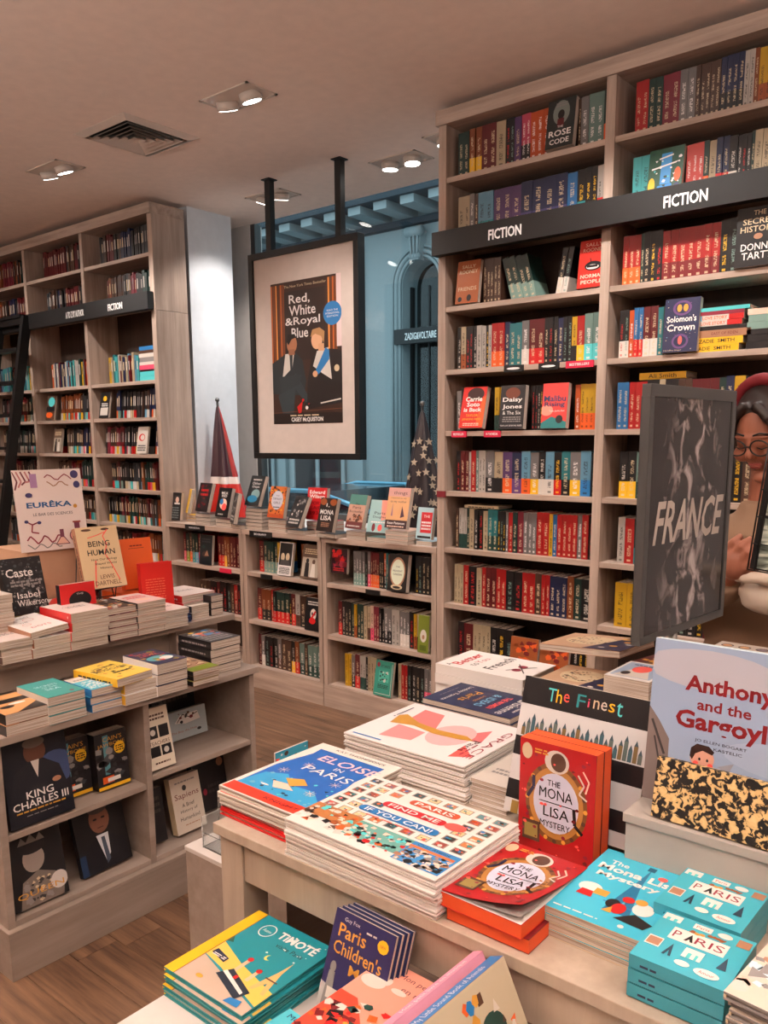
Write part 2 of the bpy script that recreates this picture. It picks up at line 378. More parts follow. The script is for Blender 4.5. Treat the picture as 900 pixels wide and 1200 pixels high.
# ------------------------------------------------------------------ the room
CEIL, WY = 3.10, 4.30
def st(name, *a, **k): return tag(bx(name, *a, bevel=0, **k), kind='structure')
sub = st('floor', -8, 3.2, -3.4, WY, -.06, -.014, M['floor'])
# planks run along x; laid over the part of the floor that can be seen
pw, rowsn = .135, 0
pl_mesh = {}
for i in range(24):
    y0 = .22+i*pw; x = -4.1 - rng.uniform(0, 1.2)
    while x < -.9:
        ln = rng.choice((1.2, 1.5, 1.8))
        if ln not in pl_mesh:
            q = MB(); q.prism([(.0006, 0), (.0006, .0125), (.002, .014), (pw-.002, .014), (pw-.0006, .0125), (pw-.0006, 0)], 'x', .0006, ln-.0006)
            # prism over x takes (y, z)
            pl_mesh[ln] = q.data('plank', M['floor'])
        o = link('plank', pl_mesh[ln], sub); o.location = (x, y0, -.0142); x += ln
# rest of the floor, at the level of the planks
for (a, b_, c_, d_) in ((-8, 3.2, -3.4, .22), (-8, 3.2, .22+24*pw, WY), (-8, -5.3, .22, .22+24*pw), (.9, 3.2, .22, .22+24*pw)):
    bx('floor_strip', a, b_, c_, d_, -.0138, 0, M['floor'], sub, bevel=0)
ceil = st('ceiling', -8, 3.2, -3.4, WY+.02, CEIL, CEIL+.06, M['ceil'])
M['wall_far'] = plain('wall_paint_warm', (120, 98, 84), .8)
st('wall_left', -8.1, -8, -3.4, WY, 0, CEIL, M['wall_far'])
st('wall_right', 3.2, 3.3, -3.4, WY, 0, CEIL, M['wall_far'])
st('wall_back', -8.1, 3.3, -3.5, -3.4, 0, CEIL, M['wall_far'])
# behind the tall bookcases
st('wall_front', -8, -4.77, 3.70, 4.08, 0, CEIL, M['wall'])
st('wall_front_right', -2.43, 3.2, 3.68, WY+.1, 0, CEIL, M['wall'])
gl = onY(292, 265, WY).x
st('wall_window_side', -8, gl, WY, WY+.12, 0, CEIL, M['white'])
st('trim_1', -4.77, -4.755, 3.70, 4.08, 0, CEIL, M['wall'])
st('window_sill', -4.76, -2.43, 3.70, WY, .93, .985, M['white'])
st('wall_under_window', -4.76, -2.43, 3.70, WY+.1, 0, .93, M['white'])
win = tag(bpy.data.objects.new('window_1', None), kind='structure'); C.objects.link(win); win.location = (-3.7, WY+.04, 1)
def wbx(n, x0, x1, z0, z1, mat, d=.03): return bx(n, x0+3.7, x1+3.7, -d, d, z0-1, z1-1, mat, win, bevel=0)
wbx('frame', gl, gl+.045, .985, CEIL, M['black'] if 0 else M['pewter']); wbx('frame', -2.5, -2.43, .985, CEIL, M['pewter']); wbx('frame', gl, -2.43, .985, 1.03, M['pewter'])
wbx('pane', gl+.045, -2.5, 1.03, CEIL, M['glass'], .004)

# ------------------------------------------------------------------ the street outside
GZ = -.45
st('street', -45, 30, 4.5, 14, GZ-.1, GZ, M['asphalt'])
st('pavement', -45, 30, 12.2, 14, GZ, GZ+.12, M['facade_d'])
fa = tag(bpy.data.objects.new('building_facade', None), 'blue grey stone shop building across the street with an arched doorway', 'building'); C.objects.link(fa)
FY = 14.0
ax0 = onY(472, 430, FY).x; acx = onY(493, 300, FY).x; aw = 2*(acx-ax0); aspr = onY(472, 335, FY).z; rise = onY(493, 303, FY).z-aspr; top = onY(515, 240, FY).z
q = MB(); F0, F1 = FY, FY+.5
q.box(-45, ax0, F0, F1, GZ, top+3); q.box(ax0+aw, 30, F0, F1, GZ, top+3)
arc = [(acx-aw/2*math.cos(math.pi*k/14), aspr+rise*math.sin(math.pi*k/14)) for k in range(15)]
for (xa, za), (xb, zb) in zip(arc, arc[1:]): q.prism([(xa, za), (xb, zb), (xb, top+3), (xa, top+3)], 'y', F0, F1)
q.build('stone_wall', M['facade'], fa)
q = MB()
for of, rr in ((.05, .035), (.14, .05), (.24, .03)):
    P = [(ax0-of, GZ)]+[(acx-(aw/2+of)*math.cos(math.pi*k/20), aspr+(rise+of)*math.sin(math.pi*k/20)) for k in range(21)]+[(ax0+aw+of, GZ)]
    q.tube([(x_, FY-.03, z_) for x_, z_ in P], rr, 6)
q.build('arch_moulding', M['facade'], fa)
q = MB(); kx, kz = acx, aspr+rise
q.prism([(kx-.09, kz-.05), (kx+.09, kz-.05), (kx+.15, kz+.5), (kx-.15, kz+.5)], 'y', FY-.2, FY); q.tube([(kx-.19, FY-.22, kz+.48), (kx+.19, FY-.22, kz+.48)], .1, 12); q.tube([(kx-.12, FY-.18, kz+.02), (kx+.12, FY-.18, kz+.02)], .06, 10)
for s_ in (-.07, 0, .07): q.tube([(kx+s_, FY-.22, kz), (kx+s_*1.5, FY-.24, kz+.48)], .024, 6)
q.build('keystone_scroll', M['facade'], fa)
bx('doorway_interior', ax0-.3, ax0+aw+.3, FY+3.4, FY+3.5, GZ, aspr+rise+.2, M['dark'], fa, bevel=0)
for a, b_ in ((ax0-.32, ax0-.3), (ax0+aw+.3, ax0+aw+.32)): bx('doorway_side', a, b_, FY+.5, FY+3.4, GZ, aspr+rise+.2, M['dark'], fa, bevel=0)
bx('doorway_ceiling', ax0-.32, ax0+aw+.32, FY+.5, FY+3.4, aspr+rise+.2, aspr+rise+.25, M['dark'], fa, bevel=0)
q = MB(); q.box(ax0, ax0+aw, FY+.28, FY+.36, GZ, GZ+.3); q.box(ax0, ax0+.05, FY+.25, FY+.36, GZ, aspr); q.box(ax0+aw-.05, ax0+aw, FY+.25, FY+.36, GZ, aspr); q.box(acx-.02, acx+.02, FY+.28, FY+.36, GZ, aspr)
q.build('door_frame', M['black'], fa)
bx('door_pane', ax0+.05, ax0+aw-.05, FY+.3, FY+.31, GZ+.3, aspr+rise, M['glass'], fa, bevel=0)
sz = onY(478, 394, FY-.1).z
sb = bx('shop_sign_board', onY(462.5, 394, FY-.1).x, ax0+aw+.25, FY-.12, FY+.02, sz-.15, sz+.15, M['black'], fa, bevel=0)
def letters(t, x, y, zc, wd, ht, parent, mat='letter', rz=0, name='lettering', bold=.02):
    vs, fs, ar = tmesh(t, bold); q = MB(); V = [(a*wd, 0, b_*ht) for a, b_ in vs]; n = len(V)
    q.mesh(V+[(a, .002, c_) for a, _, c_ in V], list(fs)+[tuple(i+n for i in f[::-1]) for f in fs])
    o = q.build(name, M[mat], parent); o.location = (x, y, zc); o.rotation_euler = (0, 0, rz); return o
xl, xrr = onY(475, 394, FY-.1).x, onY(512, 394, FY-.1).x
letters('ZADIG&VOLTAIRE', (xl+xrr)/2, FY-.123, sz-.01, xrr-xl, .14, sb)
zc0 = onY(515, 222, FY-1.0).z; zc1 = onY(515, 247, FY-.1).z
q = MB(); q.box(-45, 30, FY-1.1, FY, zc0+.05, zc0+.5); q.box(-45, 30, FY-.18, FY, zc1-.16, zc1-.04)
q.build('cornice', M['facade_d'], fa)
brk = MB(); D_ = zc0+.05-(zc1-.04); pr = [(0, zc1-.04), (0, zc0+.05), (-1.0, zc0+.05), (-1.0, zc0-.10)]
for k in range(1, 9): a = k/8; pr.append((-1.0+.86*a, zc0-.10-(D_-.16)*(.5-.5*math.cos(math.pi*a))))
brk.prism(pr, 'x', -.16, .16)
bk_ = brk.data('bracket', M['facade'])
for k in range(30):
    o = link('bracket', bk_, fa); o.location = (-24+k*.66, FY, 0)
for i, (xa, xb) in enumerate(((-19.6, -17.6), (-16.7, -15.0), (-14.3, -12.7))):
    q = MB(); q.box(xa, xb, FY-.04, FY+.02, .0, 2.3); wo = q.build('window', M['dark'], fa)
    for xx in (xa, (xa+xb)/2, xb): bx('window_bar', xx-.05, xx+.05, FY-.08, FY-.04, .0, 2.3, M['facade'], wo, bevel=0)
q = MB()
for xx in (-21, -17.15, -14.65, -12.2): q.box(xx-.12, xx+.12, FY-.1, FY, GZ, top-.5)
q.box(-45, ax0-.3, FY-.08, FY, -.2, .0); q.build('pilaster_strip', M['facade'], fa)
for dx_, zz, wh in ((-.25, 4.1, 'left and high'), (.2, 3.6, 'right, above the sign board'), (-.1, 2.6, 'just below the sign board'), (.22, 4.5, 'topmost, near the arch'), (.05, 2.1, 'the lowest')):
    tag(MB().ball((acx+dx_, FY+1.4, zz), (.08, .08, .03), 10, 6).build('shop_lamp', M['warm']), f'small glowing lamp behind the arched doorway across the street, {wh}', 'lamp', 'lamps inside the shop across the street')
# parked car
car = thing('car', 'dark parked car outside the window with a pale blue highlight along its roof', 'car', (-5.6, 5.9, GZ))
zr = onY(400, 573, 5.9).z-GZ
prof = [(-2.1, .35), (-2.15, .75), (-1.55, .92), (-.75, zr-.12), (-.2, zr), (.5, zr), (1.15, zr-.14), (1.75, .95), (2.1, .85), (2.15, .35)]
def car_y(z_): return .85-(max(0, z_-.85))*.28
q = MB(); n = len(prof)
ring = [[(x_, -car_y(z_), z_) for x_, z_ in prof], [(x_, -car_y(z_)*.93, z_+.015) for x_, z_ in prof], [(x_, car_y(z_)*.93, z_+.015) for x_, z_ in prof], [(x_, car_y(z_), z_) for x_, z_ in prof]]
V = [p for r_ in ring for p in r_]; q.mesh(V, [(a*n+i, a*n+(i+1) % n, (a+1)*n+(i+1) % n, (a+1)*n+i) for a in range(3) for i in range(n)]+[tuple(range(n))[::-1], tuple(range(3*n, 4*n))], smooth=False)
q.build('car_body', M['paint'], car, .02)
q = MB(); q.tube([(x_, -car_y(z_)-.01, z_+.02) for x_, z_ in prof[3:7]], .022, 8); q.tube([(x_, car_y(z_)+.01, z_+.02) for x_, z_ in prof[3:7]], .022, 8); q.build('roof_highlight', M['roof_glint'], car)
q = MB()
for s_ in (-1, 1):
    for pts in ([(-1.2, .93), (-.68, zr-.16), (.1, zr-.07), (.1, .93)], [(.18, .93), (.18, zr-.07), (.9, zr-.14), (1.4, .95)]):
        q.face([(x_, s_*(car_y(z_)+.006), z_) for x_, z_ in (pts if s_ < 0 else pts[::-1])])
q.build('side_window', M['glass'], car)
for wx in (-1.35, 1.35):
    for s_ in (-.78, .78):
        q = MB().tube([(wx, s_-.1, .33), (wx, s_+.1, .33)], .33, 18); q.build('wheel', M['black'], car)

# ------------------------------------------------------------------ ceiling fittings
def downlight(cx, cy, aim, tilt, label, power=SPOT_W):
    L_, W_ = .33, .185; t = thing('ceiling_spotlight', label, 'light', (cx, cy, CEIL), group='twin ceiling spotlights')
    q = MB()
    for a in ((-L_/2, L_/2, -W_/2, -W_/2+.012), (-L_/2, L_/2, W_/2-.012, W_/2), (-L_/2, -L_/2+.012, -W_/2, W_/2), (L_/2-.012, L_/2, -W_/2, W_/2)): q.box(*a, -.006, -.0005)
    q.build('frame', M['lampw'], t); MB().box(-L_/2+.012, L_/2-.012, -W_/2+.012, W_/2-.012, -.003, -.0005).build('recess', M['lampw'], t)
    for i, s_ in enumerate((-.078, .078)):
        tg = Vector(aim[i])-Vector((cx+s_, cy, CEIL)); tg.normalize(); c0 = Vector((s_, 0, .006)); c1 = c0+tg*.042
        q = MB().tube([c0+tg*.004, c1], [.052, .05], 16); hd = q.build('lamp_head', M['lampw'], t)
        MB().tube([c1, c1+tg*.002], .043, 16).build('lamp_lens', M['glow'], hd)
        spot('ceiling_spot_lamp', Vector((cx, cy, CEIL))+c1+tg*.012, aim[i], power)
downlight(-3.12, 2.745, ((-3.6, 3.5, 1.2), (-2.9, 3.5, .9)), 0, 'twin spotlight in a square ceiling frame between the vent and the tall right bookcase')
downlight(-4.70, 2.735, ((-5.1, 3.4, 1.4), (-4.6, 3.5, 1.0)), 0, 'twin spotlight in a ceiling frame nearest the left bookcase, left of the vent')
downlight(-3.09, 3.91, ((-3.3, 4.0, 1.0), (-2.9, 3.9, 1.0)), 0, 'twin ceiling spotlight by the window just left of the tall right bookcase', 34)
downlight(-4.15, 3.92, ((-4.76, 3.88, 1.7), (-4.45, 4.3, 1.2)), 0, 'twin ceiling spotlight behind the left hanging rod of the poster', 52)
downlight(-2.62, 3.79, ((-2.7, 3.9, 1), (-2.6, 3.9, 1)), 0, 'ceiling spotlight half hidden behind the top corner of the tall right bookcase', 5)
# lamps over the rest of the room, same fitting
downlight(-1.45, 2.745, ((-2.0, 3.5, .6), (-1.45, 3.5, .6)), 0, 'twin ceiling spotlight above the right bookcase aisle')
downlight(-.75, 2.745, ((-1.0, 3.5, .6), (-.7, 2.0, .9)), 0, 'twin ceiling spotlight above the back of the centre table')
downlight(-1.35, .45, ((-1.0, 1.1, .9), (-2.4, 1.6, .7)), 0, 'twin ceiling spotlight above the front edge of the centre table', 30)
downlight(.1, .35, ((-.3, 1.1, .9), (-.6, 1.0, .8)), 0, 'twin ceiling spotlight above the camera side of the centre table', 30)
downlight(-3.0, 1.0, ((-2.7, 1.3, .9), (-2.9, 2.0, .9)), 0, 'twin ceiling spotlight above the left display unit', 42)
downlight(-6.2, 2.2, ((-6.6, 3.4, 1.5), (-5.6, 3.4, 1.6)), 0, 'twin ceiling spotlight in front of the left bookcase')
def added_uplight(x, y, z_, pw, label):  # added lamps out of view, there to brighten the ceiling
    t = thing('added_fill_disc', label, 'light', (x, y, z_), group='added discs that brighten the ceiling')
    MB().tube([(0, 0, 0), (0, 0, .03)], [.26, .28], 28).build('disc_body', M['lampw'], t); MB().tube([(0, 0, .0305), (0, 0, .034)], .25, 28).build('diffuser', M['glow'], t)
    q = MB(); q.tube([(0, 0, .034), (0, 0, CEIL-z_-.001)], .003, 6); q.build('cable', M['black'], t)
    l = bpy.data.lights.new('added_fill_lamp', 'AREA'); l.shape = 'DISK'; l.size = .5; l.energy = pw; l.color = LIGHTC
    o = bpy.data.objects.new('added_fill_lamp', l); C.objects.link(o); o.location = (x, y, z_+.04); o.rotation_euler = (math.pi, 0, 0)
for i, (x, y, pw) in enumerate(((-2.3, -.9, 110), (-.2, -.9, 110), (-4.6, -1.0, 110), (1.9, -.6, 80), (1.2, 1.3, 50), (-6.6, -.9, 90))):
    added_uplight(x, y, 2.35, pw, f"added unseen fill disc glowing upwards, {('behind the viewer to the left', 'just behind the viewer', 'far left behind the viewer', 'far right behind the viewer', 'right of the centre table', 'at the far left wall')[i]}")
# air vent
t = thing('ceiling_vent', 'square ceiling air vent with nested louvres, left of the spotlights', 'vent', (-3.893, 2.732, CEIL))
def sqr(mbx, a, z0, b_, z1):
    for k in range(4):
        R_ = Matrix.Rotation(math.pi/2*k, 3, 'Z'); mbx.face([R_ @ Vector(p) for p in ((-a, -a, z0), (a, -a, z0), (b_, -b_, z1), (-b_, -b_, z1))])
q = MB(); sqr(q, .225, -.002, .185, -.016); sqr(q, .225, -.002, .225, 0); q.build('frame', M['lampw'], t)
MB().box(-.185, .185, -.185, .185, -.0015, -.0005).build('backing', M['black'], t)
for k in range(5):
    a = .168-.033*k; q = MB(); sqr(q, a, -.020, a-.020, -.004); sqr(q, a-.022, -.004, a-.002, -.021); q.build('slat', M['lampw'], t)

# ------------------------------------------------------------------ bookcases
def bookcase(name, label, x0, bays, bw, zs, band=None, right_panel=False, cornice=True, st_w=.045, yb=3.66, texts=(), h=3.064, left_end=True):
    t = thing(name, label, 'bookcase', (x0, 3.4, 0)); Y0, Y1 = 0, yb-3.4
    n = bays
    for i in range(n+1):
        x = i*bw; bx('upright', x, x+st_w, Y0, Y1, .0, h-.066, M['oak_v'], t)
    for i in range(n):
        a, b_ = i*bw+st_w, (i+1)*bw
        for z_ in zs: bx('shelf', a, b_, Y0+.006, Y1, z_-.024, z_, M['oak_h'], t)
        bx('plinth', a, b_, Y0+.004, Y0+.024, .0, .11, M['oak_h'], t)
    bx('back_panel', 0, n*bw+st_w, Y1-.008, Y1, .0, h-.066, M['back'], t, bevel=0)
    if cornice: bx('cornice', -.012, n*bw+st_w+.012, Y0-.012, Y1, h-.066, h, M['oak_h'], t)
    if band:
        bo = bx('sign_band', -.004, n*bw+st_w+(.0), Y0-.05, Y0-.004, band[0], band[1], M['black'], t)
        for s_, xx in texts: letters(s_, xx-x0, -.0525, (band[0]+band[1])/2-.006, .17 if len(s_) < 10 else .24, .045, bo)
    return t
SR = [2.766, 2.48, 2.18, 1.885, 1.59, 1.295, 1.01, .724, .43, .135]
rb = bookcase('tall_bookcase', 'tall pale oak bookcase with a black FICTION band, right of the window', -2.46, 2, .84, SR, (2.412, 2.518), texts=(('FICTION', -2.06), ('FICTION', -1.255)), st_w=.042)
SL = [2.765, 2.48, 1.954, 1.71, 1.459, 1.209, .959, .71, .46, .21]
lb = bookcase('wall_bookcase', 'pale oak bookcase with a black band and plain end panel, left of the window', -7.23, 3, .815, SL, (2.40, 2.512), texts=(('FICTION', -5.12), ('A TO Z BY AUTHOR', -5.63)), st_w=.036)
for a, b_ in ((.004, 2.398), (2.40, 3.0)): bx('end_panel', 7.23-4.749, 7.23-4.745+.006, 0, .262, a, b_, M['oak_v'], lb)
# shelf labels on the front edges
def edge_label(x, z_, wd, mat, text=None, par=rb, x0=-2.46, ht=.03):
    o = bx('shelf_label', x-wd/2-x0, x+wd/2-x0, -.004, .005, z_-.03, z_-.03+ht, M[mat], par, bevel=0)
    if text: letters(text, x-x0, -.0052, z_-.03+ht/2, wd*.72, ht*.36, o)
for x, wd, mt, tx in ((-1.70, .13, 'strip', 'BESTSELLERS'), (-2.03, .1, 'black', '.'), (-1.85, .1, 'black', '.')): edge_label(x, SR[3], wd, mt, tx)
edge_label(-2.33, SR[4], .085, 'strip', 'BESTSELLER'); edge_label(-2.14, SR[4], .09, 'strip', 'IN THE MEDIA'); edge_label(-2.435, SR[5], .05, 'redband', None)
def low_unit(name, label, x0, x1, zs=(.741, .435, .137)):
    t = thing(name, label, 'bookshelf', (x0, 3.4, 0)); w_ = x1-x0; s_ = .03
    for a in (0, w_-s_): bx('upright', a, a+s_, 0, .3, 0, .975, M['oak_v'], t)
    bx('top', 0, w_, -.003, .3, .975, 1.005, M['oak_h'], t); bx('back_panel', s_, w_-s_, .29, .3, 0, .975, M['back'], t, bevel=0)
    for z_ in zs: bx('shelf', s_, w_-s_, .006, .29, z_-.026, z_, M['oak_h'], t)
    bx('plinth', s_*0, w_, -.0035, .0, 0, .134, M['oak_h'], t); return t
la = low_unit('low_bookshelf', 'low pale oak bookshelf under the flag, next to the wall bookcase', -4.738, -3.962)
lbb = low_unit('low_bookshelf', 'narrow low oak bookshelf in the middle of the window row', -3.958, -3.279)
lc = low_unit('low_bookshelf', 'low oak bookshelf with three shelves, against the tall bookcase', -3.273, -2.464)
for par, x, x0, tx in ((la, -4.42, -4.738, 'NON FICTION'), (lbb, -3.78, -3.958, 'BIOGRAPHY')):
    o = bx('shelf_label', x-.1-x0, x+.1-x0, -.009, -.0035, .966, 1.003, M['black'], par, bevel=0); letters(tx, x-x0, -.0102, .985, .11, .012, o)
o = bx('shelf_label', .55, .66, -.002, .005, .712, .74, M['strip'], la, bevel=0)
for par, a, b_, z_ in ((lc, .33, .43, .741), (lbb, .16, .26, .741)): bx('shelf_label', a, b_, -.002, .005, z_-.03, z_-.002, M['black'], par, bevel=0)

# ------------------------------------------------------------------ spine rows
def row(spec, x, xmax, zs, where, grp, y0=3.44, name='paperback', hmul=1.0, dy=0, acts=None, pal=(.192, .202), fill=True):
    """spec: tokens colour[/low][*n][:mm]; _:mm leaves a gap; |key places a face-out book; %deg changes the lean"""
    i = 0; tilt = 0; toks = spec.split(); sc = 1
    def mark(tok): a, b_ = tok[1:].split(','); return onY(float(a), float(b_), 3.43).x
    def scale_from(k0, x):           # widths are stretched so that the books reach the next mark or the shelf end
        tot = fix = 0; end = xmax
        for tok in toks[k0:]:
            if tok[0] == '@': end = mark(tok); break
            if tok[0] == '_': fix += int(tok[2:])/1000
            elif tok[0] == '|': fix += FW[tok[1:]]
            elif tok[0] != '%':
                t, _, mm = tok.partition(':'); tot += int(t.partition('*')[2] or 1)*int(mm or 22)/1000
        return min(1.6, max(.7, (end-x-fix-.002)/max(tot, .01))) if fill else 1
    sc = scale_from(0, x)
    for kt, tok in enumerate(toks):
        if tok[0] == '@': x = max(x, mark(tok)); sc = scale_from(kt+1, x); continue
        if tok[0] == '_': x += int(tok[2:])/1000; continue
        if tok[0] == '%': tilt = math.radians(float(tok[1:])); continue
        if tok[0] == '|': x = acts[tok[1:]](x, zs); i += 1; continue
        t, _, mm = tok.partition(':'); t, _, n = t.partition('*'); c, _, c2 = t.partition('/')
        h = rng.uniform(*pal)*hmul
        for k in range(int(n or 1)):
            th = sc*(int(mm or 22))/1000
            if x+th > xmax+.001 or (x > -.975 and name == 'paperback' and x < 0): return x
            i += 1; hh = h+rng.uniform(-.001, .001); nm = NAMES[c]
            off = hh*math.sin(-tilt) if tilt < 0 else 0
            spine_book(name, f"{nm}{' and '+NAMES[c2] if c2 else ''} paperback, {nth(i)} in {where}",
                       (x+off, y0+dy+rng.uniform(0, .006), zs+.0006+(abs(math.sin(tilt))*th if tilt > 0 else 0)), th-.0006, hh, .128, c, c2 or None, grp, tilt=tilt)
            x += th/math.cos(tilt)
    return x
def nth(n): return f"{n}{'th' if 10 <= n % 100 <= 20 else {1: 'st', 2: 'nd', 3: 'rd'}.get(n % 10, 'th')}"
ACT = {}
FW = {}
def faceout(key, label, w, h, t, cc, art, lean=8, extra=0, name='paperback', yoff=0, cs=None, cat='book', hard=False, dz=0):
    def f(x, zs):
        book(label, (x, 3.425+yoff+.0, zs+.001+dz+t*math.sin(math.radians(lean))), (math.radians(90-lean), 0, 0), w, h, t, cc, art, cs, hard, cat, 'books shown face out on the shelves', name)
        return x+w+extra
    ACT[key] = f; FW[key] = w+extra
def a_rose(p): p.rect(0, 0, 1, 1, (40, 44, 44)).ell(.5, .72, .3, .25, (120, 128, 122)).ell(.5, .68, .12, .1, (30, 28, 28)).rect(.38, .42, .62, .6, (90, 30, 34)).txt('THE', .5, .43, .2, .045, 'W').txt('ROSE', .5, .3, .8, .13, 'W', bold=.02).txt('CODE', .5, .13, .7, .11, 'W', bold=.02).rows(.3, .85, .7, .95, 2, 'e')
def a_fred(p): p.rect(0, 0, 1, 1, (160, 84, 40)).txt('SALLY', .5, .86, .6, .08, 'c', bold=.02).txt('ROONEY', .5, .74, .8, .09, 'c', bold=.02).txt('FRIENDS', .5, .34, .8, .09, 'c').ell(.2, .1, .09, .06, 'k').ell(.6, .12, .1, .08, 'k')
def a_norm(p): p.rect(0, 0, 1, 1, (196, 44, 34)).txt('SALLY', .5, .9, .6, .075, 'i').txt('ROONEY', .5, .79, .75, .075, 'i').ell(.52, .45, .3, .1, 'k').ell(.5, .43, .22, .05, 'W').rect(.3, .42, .68, .47, 'k').line([(.45, .5), (.4, .62)], .004, 'k').txt('NORMAL', .5, .24, .8, .08, 'i', bold=.02).txt('PEOPLE', .5, .12, .75, .08, 'i', bold=.02)
def a_carrie(p): p.rect(0, 0, 1, 1, (214, 44, 36)).ell(.55, .82, .35, .16, (60, 30, 30)).poly([(.7, .1), (1, 0), (1, .8), (.85, .7)], (226, 92, 40)).txt('Carrie', .5, .7, .7, .12, 'W', bold=.03).txt('Soto', .5, .57, .55, .11, 'W', bold=.03).txt('is Back', .5, .44, .75, .1, 'W', bold=.03).txt('TAYLOR', .5, .3, .5, .06, 'y').txt('JENKINS REID', .5, .2, .8, .06, 'y').rows(.15, .05, .85, .13, 2, 'i')
def a_daisy(p): p.rect(0, 0, 1, 1, (26, 22, 26)).ell(.5, .82, .3, .13, (110, 50, 28)).txt('Daisy', .5, .66, .8, .13, 'W', bold=.02).txt('Jones', .5, .5, .8, .12, 'W', bold=.02).txt('& The Six', .5, .37, .75, .08, 'W').rows(.12, .16, .88, .3, 3, 'e').txt('TAYLOR JENKINS REID', .5, .07, .9, .045, 'W')
def a_malibu(p): p.rect(0, 0, 1, 1, (218, 62, 58)).poly([(0, 0), (1, 0), (1, .14), (.4, .26), (0, .12)], (30, 120, 120)).ell(.2, .4, .25, .12, (240, 150, 130)).txt('Malibu', .5, .66, .86, .13, (40, 50, 90), bold=.02).txt('Rising', .5, .52, .8, .13, (40, 50, 90), bold=.02).txt('Taylor Jenkins Reid', .6, .38, .6, .05, 'W').ell(.72, .2, .14, .09, 'k')
def a_paris2(p): p.rect(0, 0, 1, 1, (30, 74, 52)).rect(.36, .3, .66, .9, (60, 140, 200)).poly([(.2, 0), (.8, 0), (.7, .3), (.3, .28)], (40, 130, 200)).ell(.12, .3, .1, .16, 'y').ell(.85, .45, .1, .14, 'o').ell(.85, .15, .12, .14, 'b').line([(.3, .8), (.7, .85)], .006, 'W').line([(.1, .62), (.9, .7)], .006, 'W').scatter(30, .05, .05, .95, .95, ['g', 'W', 'T'], .006, 4)
def a_secret(p): p.rect(0, 0, 1, 1, (22, 20, 22)).txt('THE', .55, .9, .3, .08, 'c', bold=.01).txt('SECRET', .55, .76, .8, .1, 'c', bold=.01).txt('HISTORY', .55, .63, .9, .1, 'c', bold=.01).ell(.55, .5, .11, .05, 'a').txt('DONNA', .55, .33, .82, .12, 'W', bold=.01).txt('TARTT', .55, .18, .75, .12, 'W', bold=.01)
def a_crown(p): p.rect(0, 0, 1, 1, (34, 38, 72)).scatter(60, .03, .03, .97, .97, ['c', 'p', 's'], .002, 5).ell(.5, .82, .27, .14, 'p').ell(.5, .82, .2, .1, (34, 38, 72)).ell(.42, .82, .07, .07, 'h').ell(.6, .82, .07, .07, 'h').txt("Solomon's", .5, .62, .85, .12, 'W', bold=.02).txt('Crown', .5, .46, .8, .13, 'W', bold=.02).ell(.5, .2, .24, .14, 'p').ell(.5, .2, .18, .1, 'N').ell(.5, .22, .06, .08, 'C').txt('Natasha Siegel', .3, .035, .5, .03, 'c')
def a_bwphoto(p): p.rect(0, 0, 1, 1, 'W').rect(.04, .3, .96, .97, (30, 28, 28)).ell(.3, .55, .14, .12, 'c').ell(.66, .56, .14, .12, 'c').poly([(.1, .3), (.9, .3), (.75, .47), (.2, .46)], (70, 66, 64)).rows(.1, .05, .9, .26, 5, 'k')
def a_couple(p): p.rect(0, 0, 1, 1, (96, 74, 60)).rows(.1, .72, .9, .9, 3, 'c').rect(.05, .05, .95, .62, (170, 156, 140)).ell(.32, .52, .08, .07, 'k').poly([(.2, .05), (.45, .05), (.42, .46), (.22, .46)], 'k').ell(.66, .5, .08, .07, 'n').poly([(.52, .05), (.8, .05), (.74, .44), (.58, .44)], 'w')
def a_horse(p): p.rect(0, 0, 1, 1, (26, 32, 36)).rows(.15, .75, .85, .92, 2, 'd').ell(.45, .35, .24, .1, (70, 52, 44)).poly([(.4, .3), (.6, .5), (.75, .3)], 'a').ell(.3, .6, .14, .06, 'g')
def a_skull(p): p.rect(0, 0, 1, 1, (22, 20, 22)).rows(.15, .78, .85, .92, 2, 'w').ell(.55, .5, .2, .17, 'w').ell(.48, .52, .05, .05, 'k').ell(.64, .52, .05, .05, 'k').ell(.5, .3, .22, .1, 'r').line([(.3, .25), (.7, .6)], .012, 'r')
def a_mirror(p): p.rect(0, 0, 1, 1, (34, 28, 26)).ell(.5, .52, .4, .4, 'a').ell(.5, .52, .34, .34, (214, 220, 196)).txt('THE', .5, .66, .2, .04, 'k').txt('MIDNIGHT', .5, .55, .5, .05, 'k').txt('GARDEN', .5, .46, .45, .05, 'k').ell(.5, .12, .3, .07, 'c').ell(.5, .11, .2, .035, 'k')
def a_tealk(p): p.rect(0, 0, 1, 1, (54, 140, 122)).ell(.16, .88, .09, .07, 'm').txt('STORIES', .55, .85, .5, .07, 'k').rect(.22, .4, .8, .72, (80, 170, 150)).scatter(16, .3, .42, .72, .7, ['k', 'w', 'g'], .01, 8).rows(.2, .22, .8, .34, 3, 'k').line([(.06, .06), (.94, .06), (.94, .95)], .003, 'w')
def a_redblk(p): p.rect(0, 0, 1, 1, (40, 18, 24)).scatter(24, .1, .3, .9, .9, ['r', 'm', 'R'], .018, 11).rows(.15, .1, .85, .25, 2, 'r')
faceout('rose', 'grey paperback THE ROSE CODE with a dark silhouette, top shelf of the tall bookcase', .13, .2, .03, 'k', a_rose)
faceout('friends', 'orange brown paperback facing out under the first FICTION sign', .128, .198, .022, 'O', a_fred, extra=.004)
faceout('normal', 'red paperback NORMAL PEOPLE facing out under the first FICTION sign', .13, .2, .02, 'r', a_norm)
faceout('carrie', 'red paperback Carrie Soto is Back facing out and leaning on its copies', .135, .2, .03, 'r', a_carrie, 14, extra=.012)
faceout('daisy', 'black paperback Daisy Jones facing out on the middle shelf', .13, .2, .03, 'k', a_daisy, 6, extra=.02)
